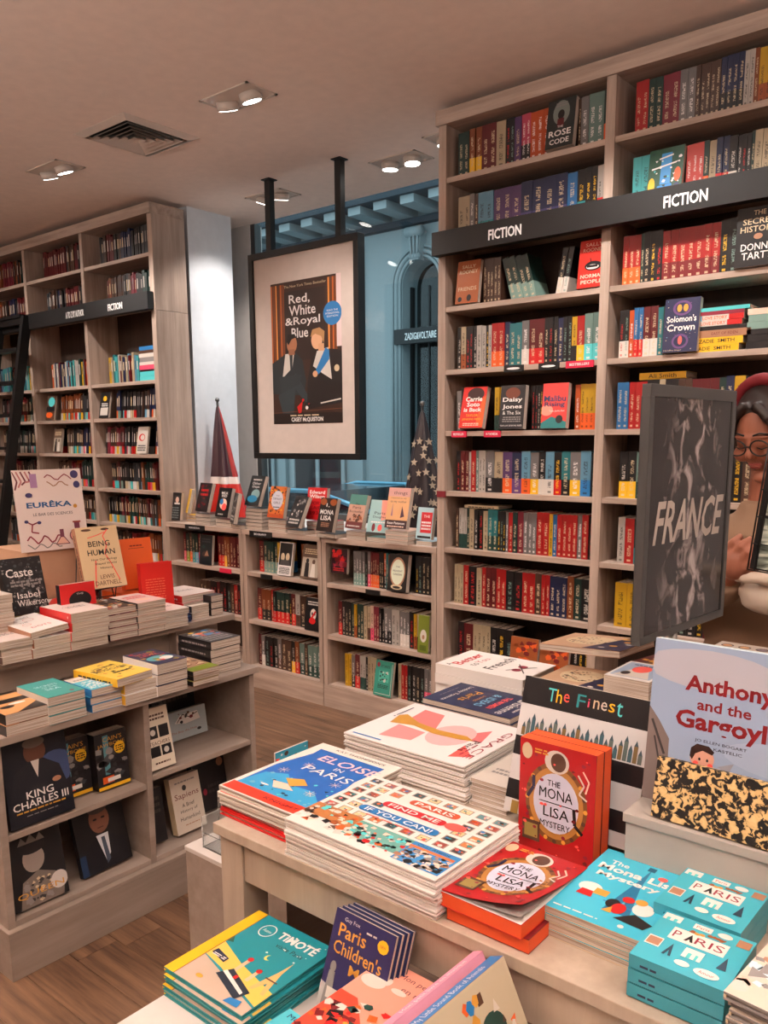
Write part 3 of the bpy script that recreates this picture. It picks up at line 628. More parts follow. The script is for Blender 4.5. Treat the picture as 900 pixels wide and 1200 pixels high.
faceout('malibu', 'red and teal paperback Malibu Rising facing out on the middle shelf', .125, .2, .03, 'r', a_malibu, 6, extra=.02)
faceout('paris', 'green and blue illustrated paperback facing out above the second FICTION sign', .14, .2, .02, 'g', a_paris2, extra=.004)
faceout('secret', 'black paperback THE SECRET HISTORY facing out below the second FICTION sign', .145, .215, .03, 'k', a_secret, 4, extra=.004)
faceout('crown', 'midnight blue starry paperback facing out beside a pile of yellow spined books', .14, .21, .03, 'N', a_crown, 5, extra=.0)
faceout('bw', 'white paperback with a black and white photo of two heads, narrow low shelf', .115, .2, .02, 'W', a_bwphoto, 10, extra=.03)
faceout('couple', 'brown paperback with an old photo of two standing figures, narrow low shelf', .15, .2, .02, 'n', a_couple, 12)
faceout('horse', 'dark paperback with a brown shape facing out under the flag', .125, .195, .02, 'k', a_horse, 6, extra=.015)
faceout('skull', 'black paperback with a white and red head, middle of the narrow low shelf', .12, .195, .02, 'k', a_skull, 6)
faceout('mirror', 'black paperback with a pale oval mirror frame, low shelf beside the tall bookcase', .13, .2, .03, 'k', a_mirror, 8, extra=.02, dz=.0)
faceout('tealk', 'teal green paperback facing out on the bottom low shelf', .125, .195, .02, 't', a_tealk, 10, extra=.02)
faceout('redblk', 'black paperback with red blossoms facing out, low shelf beside the tall bookcase', .12, .14, .02, 'k', a_redblk, 5, extra=.012, dz=.06)
def a_orangecar(p): p.rect(0, 0, 1, 1, (150, 80, 40)).scatter(30, .1, .3, .9, .9, ['o', 'O', 'R'], .02, 3).rows(.1, .06, .9, .22, 2, 'c')
faceout('bear', 'brown orange book facing out on the lowest visible shelf of the tall bookcase', .15, .17, .02, 'O', a_orangecar, 8, extra=.01)
faceout('bear2', 'rust red book facing out beside the brown orange one', .15, .15, .02, 'R', a_orangecar, 10, extra=.01)
def city_stripe(p): pass

B1, B1E, B2, B2E = -2.418, -1.622, -1.578, -.80
G1 = 'novels in the first bay of the tall bookcase'; G2 = 'novels in the second bay of the tall bookcase'
def R1(spec, k, shelf, **kw): row(spec, B1, B1E, SR[k], f'{shelf} row of tall bookcase beside window', G1, acts=ACT, **kw)
def R2(spec, k, shelf, **kw): row(spec, B2, B2E, SR[k], f'{shelf} row of tall bay behind display panel', G2, acts=ACT, **kw)
R1('_:42 g*2:24 O/y:24 _:6 O/y:24 R*2:32 c:38 k*2:18 p:27 P/k*2:19 o*3:25 @643,175 |rose n:14 e:32 G*2:32 g/o:22', 0, 'top')
R1('_:44 c:26 c:22 e:20 n:14 s/t*2:31 p*3:36 b/v*4:42 _:2 B:34 k/t:28 k*2:20 w/r*2:16', 1, 'band')
R1('_:30 @537,340 |friends n*5:15 @586,340 %-16 g/G*4:20 @650,330 %10 k/w*2:16 %0 @679,330 |normal', 2, 'third')
R1('_:45 k:18 c/O:22 k*3:17 w:22 w:18 k:14 w:14 r/o*2:28 b:22 t*2:27 e/w:30 R/r*2:32 k*3:18 b:20 k*2:18 y/k:20 r/y:28 G/T*2:32', 3, 'fourth')
R1('_:45 e:20 k:10 @542,490 |carrie @578,490 y/g*2:20 @589,490 |daisy @618,490 k*5:18 @638,490 |malibu @670,490 o:24 y/o*4:22', 4, 'fifth')
R1('_:45 k:18 R*2:19 w:9 r:20 G:12 w*2:15 e/k:36 c/k:36 p/o:38 b/p:38 s/o:34 e/y:32 k/w:28 s/w:32 k/r:28 t/k:32 e/y:38 s/B:36 k:20', 5, 'sixth')
R1('_:45 n:16 w/g*3:13 g:14 c:24 k*2:22 c:24 t/g*2:24 k*3:13 e:12 r:21 g:22 m:27 e*3:20 r*2:28 y:16 B:18 r*4:22 e:20 r:26 k:24', 6, 'seventh')
row('c:200', B1+.1, B1+.35, SR[6]+.206, 'top of the seventh shelf books, tall bookcase', G1, hmul=.11) if 0 else None
R1('_:38 c*3:16 r:28 k:40 c:26 r:20 R*2:26 r*2:24 k*2:38 r*2:30 n:30 r*2:18 b*3:26 O:28 g:32 k:46', 7, 'eighth')
row('_:190 n/k*2:20 _:200 k/g:18 n*7:18', B1, B1E, SR[7], 'short books in front on the eighth shelf of the tall bookcase', G1, y0=3.408, hmul=.58, pal=(.19, .2)) if 0 else None
R1('_:62 k:30 R:48 c*4:22 k*3:36 |bear |bear2 k*3:24', 8, 'ninth')
R2('_:66 r*2:30 g*2:32 m*2:38 e*2:34 n*5:21 b/k*4:24 w*2:20 O:18 y/O*2:26 c*2:26 k:22 r*3:26 g*2:30', 0, 'top')
R2('_:66 T*2:28 @761,200 |paris @791,200 C*3:25 g/o:22 c:30 b/r*2:26 k/w:34 k*3:18 g:14 c*2:30 n/c*2:24 g:20 k*3:26 R*2:26', 1, 'band')
R2('_:38 r/o*3:26 g:14 k*3:26 r/R*7:33 k*2:34 @864,300 |secret', 2, 'third')
R2('_:36 k/w*2:23 o:22 B/r*2:21 R/w*2:33 t:24 g:18 @780,400 |crown', 3, 'fourth')
R2('_:38 B*2:19 r*3:19 k/y*2:19 c/y:18 k*2:20 n*2:20 R*3:26 g:20 b/R:22 y:30 k*2:36 n*3:28', 4, 'fifth')
R2('_:60 k/y*2:24 G/g:16 k:26 e/w*2:28 k*3:26 R:24 k*3:24 n:24 R*2:22 w:20 T:20', 5, 'sixth')
R2('_:66 w:20 r:26 g/t:22 k*2:30 w:14 k*3:26 G*2:28 w:14 g*3:24 e*2:20', 6, 'seventh')
R2('_:64 y*2:36 k:30 w*2:32 k*4:24 R*3:26 n*4:22 g*2:24', 7, 'eighth')
# books lying in a pile at the end of the fourth shelf, second bay
def zadie(p): p.rect(0, 0, 1, 1, 'y').txt('ZADIE', .3, .5, .3, .5, 'k', bold=.01).txt('SMITH', .68, .5, .32, .5, 'k', bold=.01)
def adler(p): p.rect(0, 0, 1, 1, 'w').rect(0, 0, .2, 1, 's').rect(.72, 0, 1, 1, 'r').txt('LOVE STORY', .45, .5, .48, .6, 'o', bold=.02)
pz = SR[3]; px_ = -1.232
def hpile(specs, x, z_, desc, y=3.42):
    for i, (c, t_, art, lab, dx) in enumerate(specs):
        # spine faces the room: spine along local x=0 turned to face -y, text running along x
        book(f'{lab}, {desc}', (x+dx+.2, y, z_+.0005), (0, 0, math.radians(90)), .128, .198, t_, c, None, c, spine_art=art, group='books lying in piles on the shelves'); z_ += t_+.0006
    return z_
def rev(a): return a
def turned(a):
    def f(p):
        q = Print(p.w, p.h); a(q); p.items = [([(p.w-x_, p.h-y_) for x_, y_ in pts], c, L_) for pts, c, L_ in q.items]
    return f
hpile([('y', .027, rev(zadie), 'yellow paperback with a black lettered spine at the bottom', -.012), ('y', .027, rev(zadie), 'yellow paperback with a black lettered spine, second up', .002), ('a', .027, rev(lambda p: p.txt('EAST OF EDEN', .5, .5, .5, .4, 'R')), 'tan paperback with a red lettered spine', .03),
       ('k', .015, None, 'thin black paperback', .012), ('w', .02, rev(adler), 'white and red paperback, lower of two', -.006), ('w', .02, rev(adler), 'white and red paperback, upper of two', .0), ('m', .014, None, 'thin crimson paperback', .0), ('T', .014, None, 'thin aqua paperback on top', .02)], px_, pz, 'pile beside the starry blue book')
hpile([('k', .026, None, 'black paperback at the bottom', 0), ('k', .026, None, 'black paperback second from the bottom', .004), ('k', .02, None, 'black paperback third from the bottom', 0), ('G', .026, None, 'lower sage green paperback', .0), ('G', .026, None, 'upper sage green paperback', .004), ('i', .022, None, 'pale peach paperback', 0)], px_+.212, pz, 'pile at the edge behind the woman')
book('yellow paperback lying on the fifth shelf row behind the display panel', (-1.26, 3.47, SR[4]+.204), (0, 0, math.radians(90)), .128, .198, .028, 'y', None, 'y', spine_art=rev(lambda p: p.txt('Ali Smith', .5, .5, .6, .6, 'k')))
book('cream paperback lying across the seventh shelf row of the first bay', (B1+.29, 3.45, SR[6]+.204), (0, 0, math.radians(90)), .128, .2, .014, 'c', None, 'c', spine_art=rev(lambda p: p.rows(.1, .2, .9, .8, 1, 'k')))

SQ = [.741, .435, .137]
def RL(spec, x0, x1, z_, where): row(spec, x0, x1, z_, where, 'paperbacks in the low window shelves', y0=3.45, name='low_shelf_paperback', acts=ACT)  # paperbacks like those in the tall bookcase, named apart by shelf
RL('_:85 R/P:20 g/l:28 n/o:26 g/t:26 g/s:26 R/P:22 w/r:20 r:12 |horse R/r*2:26 O/y:20 O:24 R*4:26 k:20', -4.705, -3.995, .741, 'top row, low shelves under left flag')
RL('_:240 n*3:26 k/w*2:24 R/r:20 k*3:26 n:24 r/R:26 k*2:20 R:22', -4.705, -3.995, .435, 'middle row, low shelves under left flag')
RL('_:60 R/r:26 g/G*4:20 y/B:26 |bw _:20 O/y:18 |couple', -3.925, -3.31, .741, 'top row, narrow low shelves')
RL('_:36 R/r:26 O/k*2:28 r:14 k/r:18 g/r*3:26 k:14 R/r:24 w/n:28 n/k:34 O:20 |skull', -3.925, -3.31, .435, 'middle row, narrow low shelves')
RL('_:30 R:20 e/w:20 k*3:26 e/n:22 n*2:30 k/y:20 O/r:24 G/g:30 n:18 G/g*2:26 G/g*2:22', -3.925, -3.31, .137, 'bottom row, narrow low shelves')
RL('_:34 |redblk e/G*4:20 k:20 e/P:20 R/o*4:15 k*2:16 o/k:16 t:16 O/k:32 |mirror k:20 k*4:25 c:16', -3.243, -2.496, .741, 'top row, low shelves beside tall bookcase')
RL('_:44 R/r:26 k*3:24 g:20 y/O:18 g*2:26 c:22 c/n:22 i/P:22 m*2:20 k*2:18 e/k*2:26 w*2:26 e/w*3:22 k:28 y/O:20 c/k:36 |greenb k:20', -3.243, -2.496, .435, 'middle row, low shelves beside tall bookcase') if 0 else None
def a_greenb(p): p.rect(0, 0, 1, 1, (112, 122, 40)).ell(.5, .45, .3, .17, 'w').ell(.5, .42, .12, .06, 'a').rect(.2, .06, .8, .2, (84, 96, 30))
faceout('greenb', 'olive green paperback with a white oval facing out, middle low shelf', .07, .2, .02, 'l', a_greenb, 4)
RL('_:44 R/r:26 k*3:24 g:20 y/O:18 g*2:26 c:22 c/n:22 i/P:22 m*2:20 k*2:18 e/k*2:26 w*2:26 e/w*3:22 k:28 y/O:20 c/k:36 |greenb k:20', -3.243, -2.496, .435, 'middle row, low shelves beside tall bookcase')
RL('_:92 y*2:22 e/k:26 R/r:34 w/g*2:20 k:14 c*3:20 k:10 |tealk c:18 r*2:20 k*4:26 e/P*3:24', -3.243, -2.496, .137, 'bottom row, low shelves beside tall bookcase')

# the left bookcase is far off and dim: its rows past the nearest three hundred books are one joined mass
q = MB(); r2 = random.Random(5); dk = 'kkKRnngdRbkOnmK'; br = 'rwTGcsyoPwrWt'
for bay in range(3):
    xa, xb = -7.23+bay*.815+.036, -7.23+(bay+1)*.815
    for si, z_ in enumerate(SL):
        x = xa+r2.uniform(.05, .2)
        if si == 1: x = xa+.2
        lim = xb-.012 - (.22 if si == 2 and bay == 2 else 0)
        ln = 0; run = r2.choice(dk)
        while x < lim-.03:
            if r2.random() < .35: run = r2.choice(dk)
            if any(si == s_i and a_ < x+.03 and x < b__ for s_i, a_, b__ in ((3, -5.51, -5.36), (4, -5.07, -4.92), (3, -6.26, -6.11), (4, -6.19, -6.04))): x += .02; continue
            th = r2.uniform(.016, .03); hh = r2.uniform(.175, .2); lo = r2.choice(br) if (si > 2 and r2.random() < .75) or si == 2 else run; run_ = run if si != 2 else r2.choice('RgbytwwTsRToc')
            if si == 2: lo = run_
            T = Matrix.Translation((x, 3.45+r2.uniform(0, .01), z_+.001)) @ Matrix.Rotation(math.radians(6 if si in (3, 4) else 0), 4, 'Y')
            cu, cl = tuple(v_*.55 for v_ in col(run_)), tuple(v_*.75 for v_ in col(lo)); sp_ = .055 if lo != run_ else .0  # dim bookcase shade put into the spine colours, tops darker than bottoms
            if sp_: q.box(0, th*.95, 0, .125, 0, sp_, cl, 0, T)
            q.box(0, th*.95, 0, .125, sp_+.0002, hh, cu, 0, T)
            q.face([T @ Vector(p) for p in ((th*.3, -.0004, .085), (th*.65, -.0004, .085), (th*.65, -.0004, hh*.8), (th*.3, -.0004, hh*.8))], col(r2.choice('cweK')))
            x += th
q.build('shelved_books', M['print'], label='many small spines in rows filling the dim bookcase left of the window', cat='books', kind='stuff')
zt = SL[2]
for i, (c, t_) in enumerate((('T', .03), ('T', .03), ('k', .012), ('P', .03), ('w', .02), ('e', .03), ('w', .025), ('n', .02), ('B', .025))):
    book(f"{NAMES[c]} book, {ORD[8-i] if i < 8 else 'topmost'} in the mixed pile at the end of the left bookcase", (-4.805, 3.43, zt+.001), (0, 0, math.pi/2), .13, .19-.004*(i % 3), t_, c, None, c, group='mixed pile on the left bookcase', name='piled_book'); zt += t_+.0005
def ACT2(x, z_, c, art, lab, w=.12, lean=10): book(lab, (x, 3.425, z_+.004), (math.radians(90-lean), 0, 0), w, .185, .015, c, art, group='books shown face out on the left bookcase', name='piled_book')
def a_girl(p): p.rect(0, 0, 1, 1, 'k').rect(.1, .1, .9, .4, 'w').rows(.15, .45, .85, .6, 2, 'W').ell(.5, .75, .2, .1, 'y')
def a_mona2(p): p.rect(0, 0, 1, 1, 'w').ell(.45, .6, .3, .14, 'r').ell(.5, .6, .2, .1, 'w').rows(.1, .1, .9, .35, 3, 'k')
def a_beach(p): p.rect(0, 0, 1, 1, 'n').ell(.55, .75, .4, .2, 'T').rect(0, .35, 1, .55, 'k').ell(.4, .2, .4, .12, 'o')
ACT2(-4.8-.7, SL[3], 'k', a_girl, 'black book with a yellow circle facing out on the left bookcase, last bay')
ACT2(-5.06, SL[4], 'w', a_mona2, 'white book with a red ring facing out on the left bookcase')
ACT2(-6.25, SL[3], 'n', a_beach, 'brown book with a teal circle facing out on the left bookcase')
ACT2(-6.18, SL[4], 'w', a_couple, 'pale book with a photo facing out in the middle bay of the left bookcase')

# library ladder
t = thing('ladder', 'black library ladder hooked on the left bookcase', 'ladder', (-6.35, 3.0, 0))
a1 = onY(30, 372, 3.33); a2 = onY(10, 555, 3.10)
def lad(zv): k = (zv-a2.z)/(a1.z-a2.z); return a2.y+(a1.y-a2.y)*k-3.0
xr = .04
for sx in (xr, xr-.42):
    q = MB(); q.prism([(lad(0)-.02, .0), (lad(0)+.05, .0), (lad(2.5)+.05, 2.5), (lad(2.5)-.02, 2.5)], 'x', sx-.022, sx+.022); q.build('side_rail', M['black'], t)
for k in range(10):
    z_ = .25+.25*k; bx('rung', xr-.4, xr-.02, lad(z_)-.03, lad(z_)+.06, z_-.012, z_+.012, M['black'], t)
bx('top_hook', xr-.42, xr+.02, lad(2.5)-.02, .36, 2.44, 2.5, M['black'], t)

# ------------------------------------------------------------------ hanging framed poster
t = thing('framed_poster', 'large black framed poster of two seated men hanging on rods before the window', 'poster', (-3.64, 3.64, 2.06))
W_, H_ = .455, .625; bw_ = .036
q = MB(); q.box(-W_, W_, 0, .06, H_-bw_, H_); q.box(-W_, W_, 0, .06, -H_, -H_+bw_); q.box(-W_, -W_+bw_, 0, .06, -H_+bw_, H_-bw_); q.box(W_-bw_, W_, 0, .06, -H_+bw_, H_-bw_); q.box(-W_+.01, W_-.01, .03, .055, -H_+.01, H_-.01)
q.build('frame', M['frame'], t, .001)
MB().box(-W_+bw_, W_-bw_, .016, .03, -H_+bw_, H_-bw_).build('mount_board', M['mat'], t)
for xx in (-.275, .30): bx('hanging_rod', xx-.022, xx+.022, .01, .05, H_, CEIL-2.06-.006, M['black'], t); bx('rod_plate', xx-.035, xx+.035, -.005, .065, CEIL-2.067, CEIL-2.0605, M['black'], t)
p = Print(.585, .84, (58, 36, 28))
for i, x_ in enumerate((0, .03, .07, .11, .14, .17, .82, .85, .88, .91)): p.rect(x_, .36, x_+.022+.01*(i % 2), .985, ((186, 96, 40), (120, 62, 30), (222, 140, 66), (96, 50, 28))[i % 4])
p.rect(.2, .45, .78, .93, (46, 32, 28)).rect(.935, .52, 1, 1, (226, 200, 196)).txt('The New York Times Bestseller', .5, .965, .6, .018, 'c')
for s_, x_, y_, ww in (('Red,', .42, .87, .30), ('White', .46, .795, .38), ('&Royal', .46, .715, .5), ('Blue', .42, .64, .24)): p.txt(s_, x_, y_, ww, .07, 'W', bold=.01)
p.ell(.88, .745, .125, .08, 'B', 28).txt('READ THE', .88, .765, .15, .012, 'W').txt('INTERNATIONAL', .88, .745, .19, .012, 'W').txt('EDITION', .88, .725, .15, .012, 'W')
# two seated figures (flat print)
p.poly([(0, .22), (0, .44), (.1, .47), (.2, .5), (.36, .5), (.45, .45), (.5, .3), (.46, .2)], (40, 46, 50)).poly([(.2, .5), (.33, .5), (.3, .4), (.15, .33)], 'w').poly([(.26, .5), (.31, .5), (.3, .4), (.27, .38)], (46, 52, 56))
p.ell(.3, .565, .075, .062, (170, 112, 80)).poly([(.22, .59), (.24, .635), (.34, .635), (.37, .61), (.3, .6), (.25, .56)], (28, 22, 20)).rect(.25, .49, .34, .53, (150, 98, 70))
p.poly([(.08, .2), (.35, .36), (.55, .17), (.5, .13), (.34, .25), (.3, .04), (.16, .04)], (48, 58, 62)).poly([(.1, .34), (.44, .35), (.4, .28), (.12, .22)], (44, 52, 56))
p.poly([(.52, .3), (.58, .45), (.7, .52), (.95, .5), (1, .48), (1, .14), (.5, .1)], (34, 28, 28)).poly([(.6, .4), (.66, .5), (.82, .52), (.86, .3), (.72, .35)], 'w').poly([(.62, .35), (.78, .52), (.83, .5), (.83, .44), (.68, .34)], 'B').ell(.63, .345, .035, .022, (214, 160, 120))
p.ell(.66, .575, .078, .062, (222, 170, 132)).poly([(.57, .6), (.6, .65), (.7, .66), (.77, .63), (.76, .55), (.72, .6), (.64, .62)], (176, 130, 84)).rect(.68, .5, .76, .55, (214, 160, 120)).ell(.93, .375, .035, .024, 'c', 12)
p.poly([(.36, .12), (.44, .16), (.42, .08), (.38, .07)], 'r').scatter(8, .4, .1, .55, .17, ['W', 'k', 'r'], .01, 2).rect(0, 0, 1, .075, (36, 26, 24)).line([(0, .08), (1, .1)], .003, (110, 66, 44)).rows(.25, .055, .7, .07, 1, 'c').txt('CASEY McQUISTON', .5, .028, .46, .036, 'W', bold=.03).line([(.7, .14), (.98, .165)], .008, 'w')
o = link('poster_print', p.data('poster_print', 0, lambda v: (v[0]-.2925+.02, .0155-v[2], v[1]-.41)), t)

# ------------------------------------------------------------------ flags
def cone_flag(name, label, base, apex_dx, h, r0, colfn, stars=None, seg=56, rg=16, fold=.22):
    t = thing(name, label, 'flag', base); q = MB()
    q.tube([(apex_dx*.2, .02, 0), (apex_dx, .02, h+.03)], .009, 8, mi=0); q.build('pole', M['black'], t)
    q = MB(); q.ball((apex_dx, .02, h+.045), .016, 8, 6); q.build('finial', M['pewter'], t)
    def P(u, v):   # u around, v down
        a = 2*math.pi*u; r_ = r0*(v**.85)*(1+fold*math.sin(a*6+v*2))+.012
        return Vector((apex_dx*(1-v*.75)+r_*math.cos(a), .02+.6*r_*math.sin(a), h*(1-v*.97)+.0))
    q = MB()
    for i in range(seg):
        for j in range(rg):
            u0, u1, v0, v1 = i/seg, (i+1)/seg, j/rg, (j+1)/rg; q.face([P(u0, v0), P(u0, v1), P(u1, v1), P(u1, v0)], col(colfn((u0+u1)/2, (v0+v1)/2)), 0, True)
    q.build('cloth', M['print'], t)
    if stars:
        for (u, v) in stars:
            q = MB()
            c0 = P(u, v); du = (P(u+.01, v)-P(u-.01, v)).normalized(); dv = (P(u, v-.02)-P(u, v+.02)).normalized(); nn = du.cross(dv).normalized()
            if nn.y > 0: nn = -nn
            c0 = c0+nn*.012
            q.face([c0+(du*math.sin(2*math.pi*k/10)+dv*math.cos(2*math.pi*k/10))*(.024 if k % 2 == 0 else .0105) for k in range(10)], col((176, 160, 140)))
            q.build('star', M['print'], t)
def f_left(u, v):
    if v > .70: return (180, 36, 30)
    if v > .655: return (216, 206, 200)
    return (60, 34, 42) if .55 < u < .97 else (150, 30, 32)
cone_flag('flag', 'dark red furled flag with a white stripe on a pole by the white wall', (-4.56, 3.8, .985), -.1, .8, .15, f_left)
cone_flag('flag', 'dark furled flag with pale stars by the tall bookcase', (-2.86, 3.8, .985), -.01, .72, .145, lambda u, v: (42, 34, 40), [(.69+.085*i+(.045 if j % 2 else 0)+.02*math.sin(j*5+i*3), .26+.12*j+.03*math.sin(i*4+j)) for j in range(6) for i in range(4)], fold=.12)

# ------------------------------------------------------------------ books on top of the low window shelves
TOPZ = 1.0055
def a_two(p): p.rect(0, 0, 1, 1, (28, 26, 28)).rect(.08, .58, .46, .9, 'K').rect(.54, .58, .92, .9, 'K').ell(.27, .74, .12, .11, 'i').ell(.73, .74, .12, .11, 'i').rect(.1, .58, .45, .64, 'b').rect(.55, .58, .92, .64, 'W').rows(.1, .08, .9, .52, 5, (120, 130, 130))
def a_mint(p): p.rect(0, 0, 1, 1, (116, 160, 152)).rows(.2, .35, .85, .85, 5, (70, 100, 96))
def a_redk(p): p.rect(0, 0, 1, 1, (34, 28, 30)).scatter(26, .2, .1, .8, .9, ['R', 'K', 'O'], .016, 4).rows(.2, .55, .8, .85, 2, 'r')
def a_milk(p): p.rect(0, 0, 1, 1, (28, 24, 26)).txt('MILK', .5, .82, .5, .08, 'W', bold=.01).txt('FED', .5, .72, .4, .08, 'W', bold=.01).ell(.5, .45, .28, .18, 'i').ell(.35, .52, .14, .1, 'B').ell(.6, .35, .18, .12, 'C').rows(.2, .08, .6, .14, 1, 'w')
def a_days(p): p.rect(0, 0, 1, 1, (32, 34, 36)).rows(.2, .84, .8, .92, 1, 'w').txt('Other', .5, .74, .6, .09, 'W').txt('Days', .5, .62, .5, .09, 'W').ell(.6, .38, .3, .16, (130, 160, 160)).ell(.45, .22, .35, .12, (30, 120, 160))
def a_tiff(p): p.rect(0, 0, 1, 1, (210, 110, 50)).scatter(90, .02, .02, .98, .98, ['k', 'y', 'R', 'O', 'n'], .009, 6).ell(.5, .56, .36, .3, (204, 200, 210)).txt('THE', .5, .7, .2, .04, 'k').txt('TIFFANY', .5, .6, .55, .07, 'k').txt('GIRLS', .5, .48, .42, .07, 'k').rows(.3, .32, .7, .38, 1, 'k').rect(0, 0, 1, .12, (190, 80, 40))
def a_bwc(p): p.rect(0, 0, 1, 1, (40, 38, 40)).scatter(30, .1, .35, .9, .9, ['w', 'e', 'k'], .014, 8).rows(.1, .1, .9, .3, 2, 'w')
def a_wilson(p): p.rect(0, 0, 1, 1, (204, 32, 36)).txt('Edward', .5, .86, .8, .11, 'W', bold=.02).txt('Wilson', .5, .73, .8, .11, 'W', bold=.02).txt('PORT', .5, .52, .6, .1, (120, 16, 20)).txt('SAID', .5, .38, .6, .1, (120, 16, 20)).txt('1936', .5, .22, .6, .1, (120, 16, 20))
def a_mona(p): p.rect(0, 0, 1, 1, (38, 28, 26)).ell(.2, .88, .2, .1, 'O').ell(.8, .88, .2, .1, 'O').txt('I,', .5, .78, .2, .12, 'W').txt('MONA', .5, .58, .82, .14, 'W', bold=.02).txt('LISA', .5, .4, .66, .14, 'W', bold=.02).rows(.25, .14, .75, .28, 3, 'a')
def a_green(p): p.rect(0, 0, 1, 1, (196, 150, 130)).rect(0, .7, 1, 1, (80, 130, 120)).rect(0, 0, 1, .2, (110, 50, 50)).txt('The', .5, .72, .25, .06, 'k').txt('Paris', .5, .62, .5, .08, 'k').txt('Bookseller', .5, .5, .8, .07, 'k').scatter(20, .1, .2, .9, .4, ['n', 'k', 'O'], .012, 9).rows(.1, .05, .9, .12, 1, 'w')
def a_pdau(p): p.rect(0, 0, 1, 1, (150, 186, 186)).poly([(.5, 1), (1, 1), (1, .5), (.6, .4)], (230, 150, 130)).txt('Paris', .5, .62, .5, .08, 'k').txt('Daughter', .55, .5, .7, .08, 'k').ell(.3, .2, .08, .12, 'R').ell(.6, .2, .1, .1, 'C').rect(0, 0, 1, .06, 'k').rows(.15, .34, .85, .4, 1, 'W')
def a_things(p): p.rect(0, 0, 1, 1, (226, 170, 120)).rect(0, .78, 1, 1, (214, 160, 150)).txt('things', .55, .86, .62, .11, (70, 40, 50)).txt('I wanted to say', .5, .74, .7, .045, (70, 40, 50)).txt('to my mother', .5, .65, .74, .07, (70, 40, 50)).poly([(.22, .3), (.26, .62), (.3, .3)], (150, 110, 130)).poly([(.66, .26), (.7, .55), (.84, .3)], (70, 40, 60)).rect(0, 0, 1, .2, (60, 34, 38)).txt('Susan Patterson', .5, .13, .8, .06, 'W', bold=.02).rows(.1, .03, .9, .08, 1, 'i')
def a_lips(p): p.rect(0, 0, 1, 1, (170, 200, 208)).rect(.25, .2, .95, .85, (196, 36, 44)).txt('THE', .6, .72, .4, .08, 'W').rows(.3, .3, .9, .6, 3, 'W').rect(.1, .03, .95, .1, 'k')
# (left px, right px, base px y, height on pile, cover, art, lean, number of copies underneath, turn, label)
tops = [
 (194, 212, 0, 'G', a_mint, 6, 0, -4, 'mint green paperback standing at the left end of the low shelves', 3.60),
 (205, 226, 0, 'k', a_two, 8, 0, 2, 'black paperback with two portraits standing beside the mint one', 3.52),
 (229, 238, 2, 'y', None, 14, 2, -30, 'yellow edged black and white book on a small yellow pile', 3.58),
 (240, 258, 3, 'k', a_redk, 16, 3, -8, 'black and dark red paperback leaning on a pile of three', 3.50),
 (263, 286, 2, 'k', a_milk, 14, 2, -8, 'black paperback with a blue and pink figure leaning on its pile', 3.50),
 (281, 296, 1, 'K', a_bwc, 12, 1, -30, 'dark paperback with blurred picture turned half away', 3.48),
 (298, 322, 6, 'k', a_days, 20, 6, -8, 'dark paperback leaning back on the highest pile of six', 3.50),
 (324, 352, 2, 'O', a_tiff, 12, 3, -4, 'orange paperback THE TIFFANY GIRLS with a pale oval', 3.50),
 (346, 366, 1, 'K', a_bwc, 24, 1, -14, 'black and white patterned paperback leaning far back', 3.47),
 (369, 393, 3, 'r', a_wilson, 8, 3, 2, 'bright red paperback with white lettering at its head', 3.56),
 (381, 403, 1, 'k', a_mona, 14, 1, -8, 'black paperback I, MONA LISA in white capitals', 3.45),
 (415, 437, 2, 'a', a_green, 16, 2, -8, 'green and peach paperback leaning on two copies', 3.48),
 (439, 464, 1, 'G', a_pdau, 16, 1, 0, 'pale teal and coral paperback leaning next to the peach one', 3.48),
 (461, 495, 3, 'i', a_things, 12, 3, -2, 'large peach paperback with lone dark figure on a pile of three', 3.46),
 (497, 512, 1, 'S', a_lips, 10, 1, 0, 'pale blue and red paperback squeezed against the tall bookcase', 3.50)]
for (xa, xb, hgt, c, art, lean, n, turn, lab, yy) in tops:
    pa = onY(xa, 610, yy); pb = onY(xb, 610, yy); wd = max(.1, min(.15, (pb.x-pa.x)*1.0)); th = .026; z_ = TOPZ
    hh = .165 if wd < .12 else (.19 if c != 'i' else .215)
    if n:
        ccv = 'y' if c == 'y' else 'e'
        z_ = stack(f"{NAMES[ccv] if ccv=='y' else 'pale edged'} paperback", f"under the {' '.join(lab.split()[:4])}", n, (pa.x+.005, yy-.075), TOPZ, math.radians(-90) if 0 else 0, wd, .165, .021 if n > 3 else .0235, ccv if ccv == 'y' else c, name='piled_paperback', group='piles on the low window shelves', jit=.003)
    book(lab, (pa.x, yy-.05+hh*math.sin(math.radians(lean))*0, z_+th*math.sin(math.radians(lean))+.001), (math.radians(90-lean), 0, math.radians(turn)), wd, hh, th, c, art, group='paperbacks leaning along the low window shelves', name='display_paperback')

# ------------------------------------------------------------------ left display unit (two steps, its front faces +x)
XF, YA, YB = -2.228, .99, 1.975
du = thing('display_unit', 'stepped grey laminate display unit full of books, left foreground', 'display unit', (XF, YA, 0))
def dx(n, x0, x1, y0, y1, z0, z1, mat='grey', bev=.0015): return bx(n, x0-XF, x1-XF, y0-YA, y1-YA, z0, z1, M[mat], du, bev)
XB = -3.30
dx('plinth', XB, XF, YA, YB, 0, .14)
dx('plinth_ledge', XB, XF+.001, YA-.001, YB+.001, .1402, .152)
XC = XF-.02
dx('base_board', -2.60, XC-.002, YA+.012, YB-.012, .1522, .17)
for y0 in (YA+.01, 1.488, YB-.034): dx('upright', -2.60, XC, y0, y0+.022, .1525, .712)
dx('shelf', -2.60, XC-.002, YA+.033, 1.487, .418, .436); dx('shelf', -2.60, XC-.002, 1.511, YB-.035, .44, .458)
dx('back_panel', -2.615, -2.601, YA+.01, YB-.012, .1525, .712)
dx('lower_top', -2.64, XF-.002, YA, YB, .7125, .735)
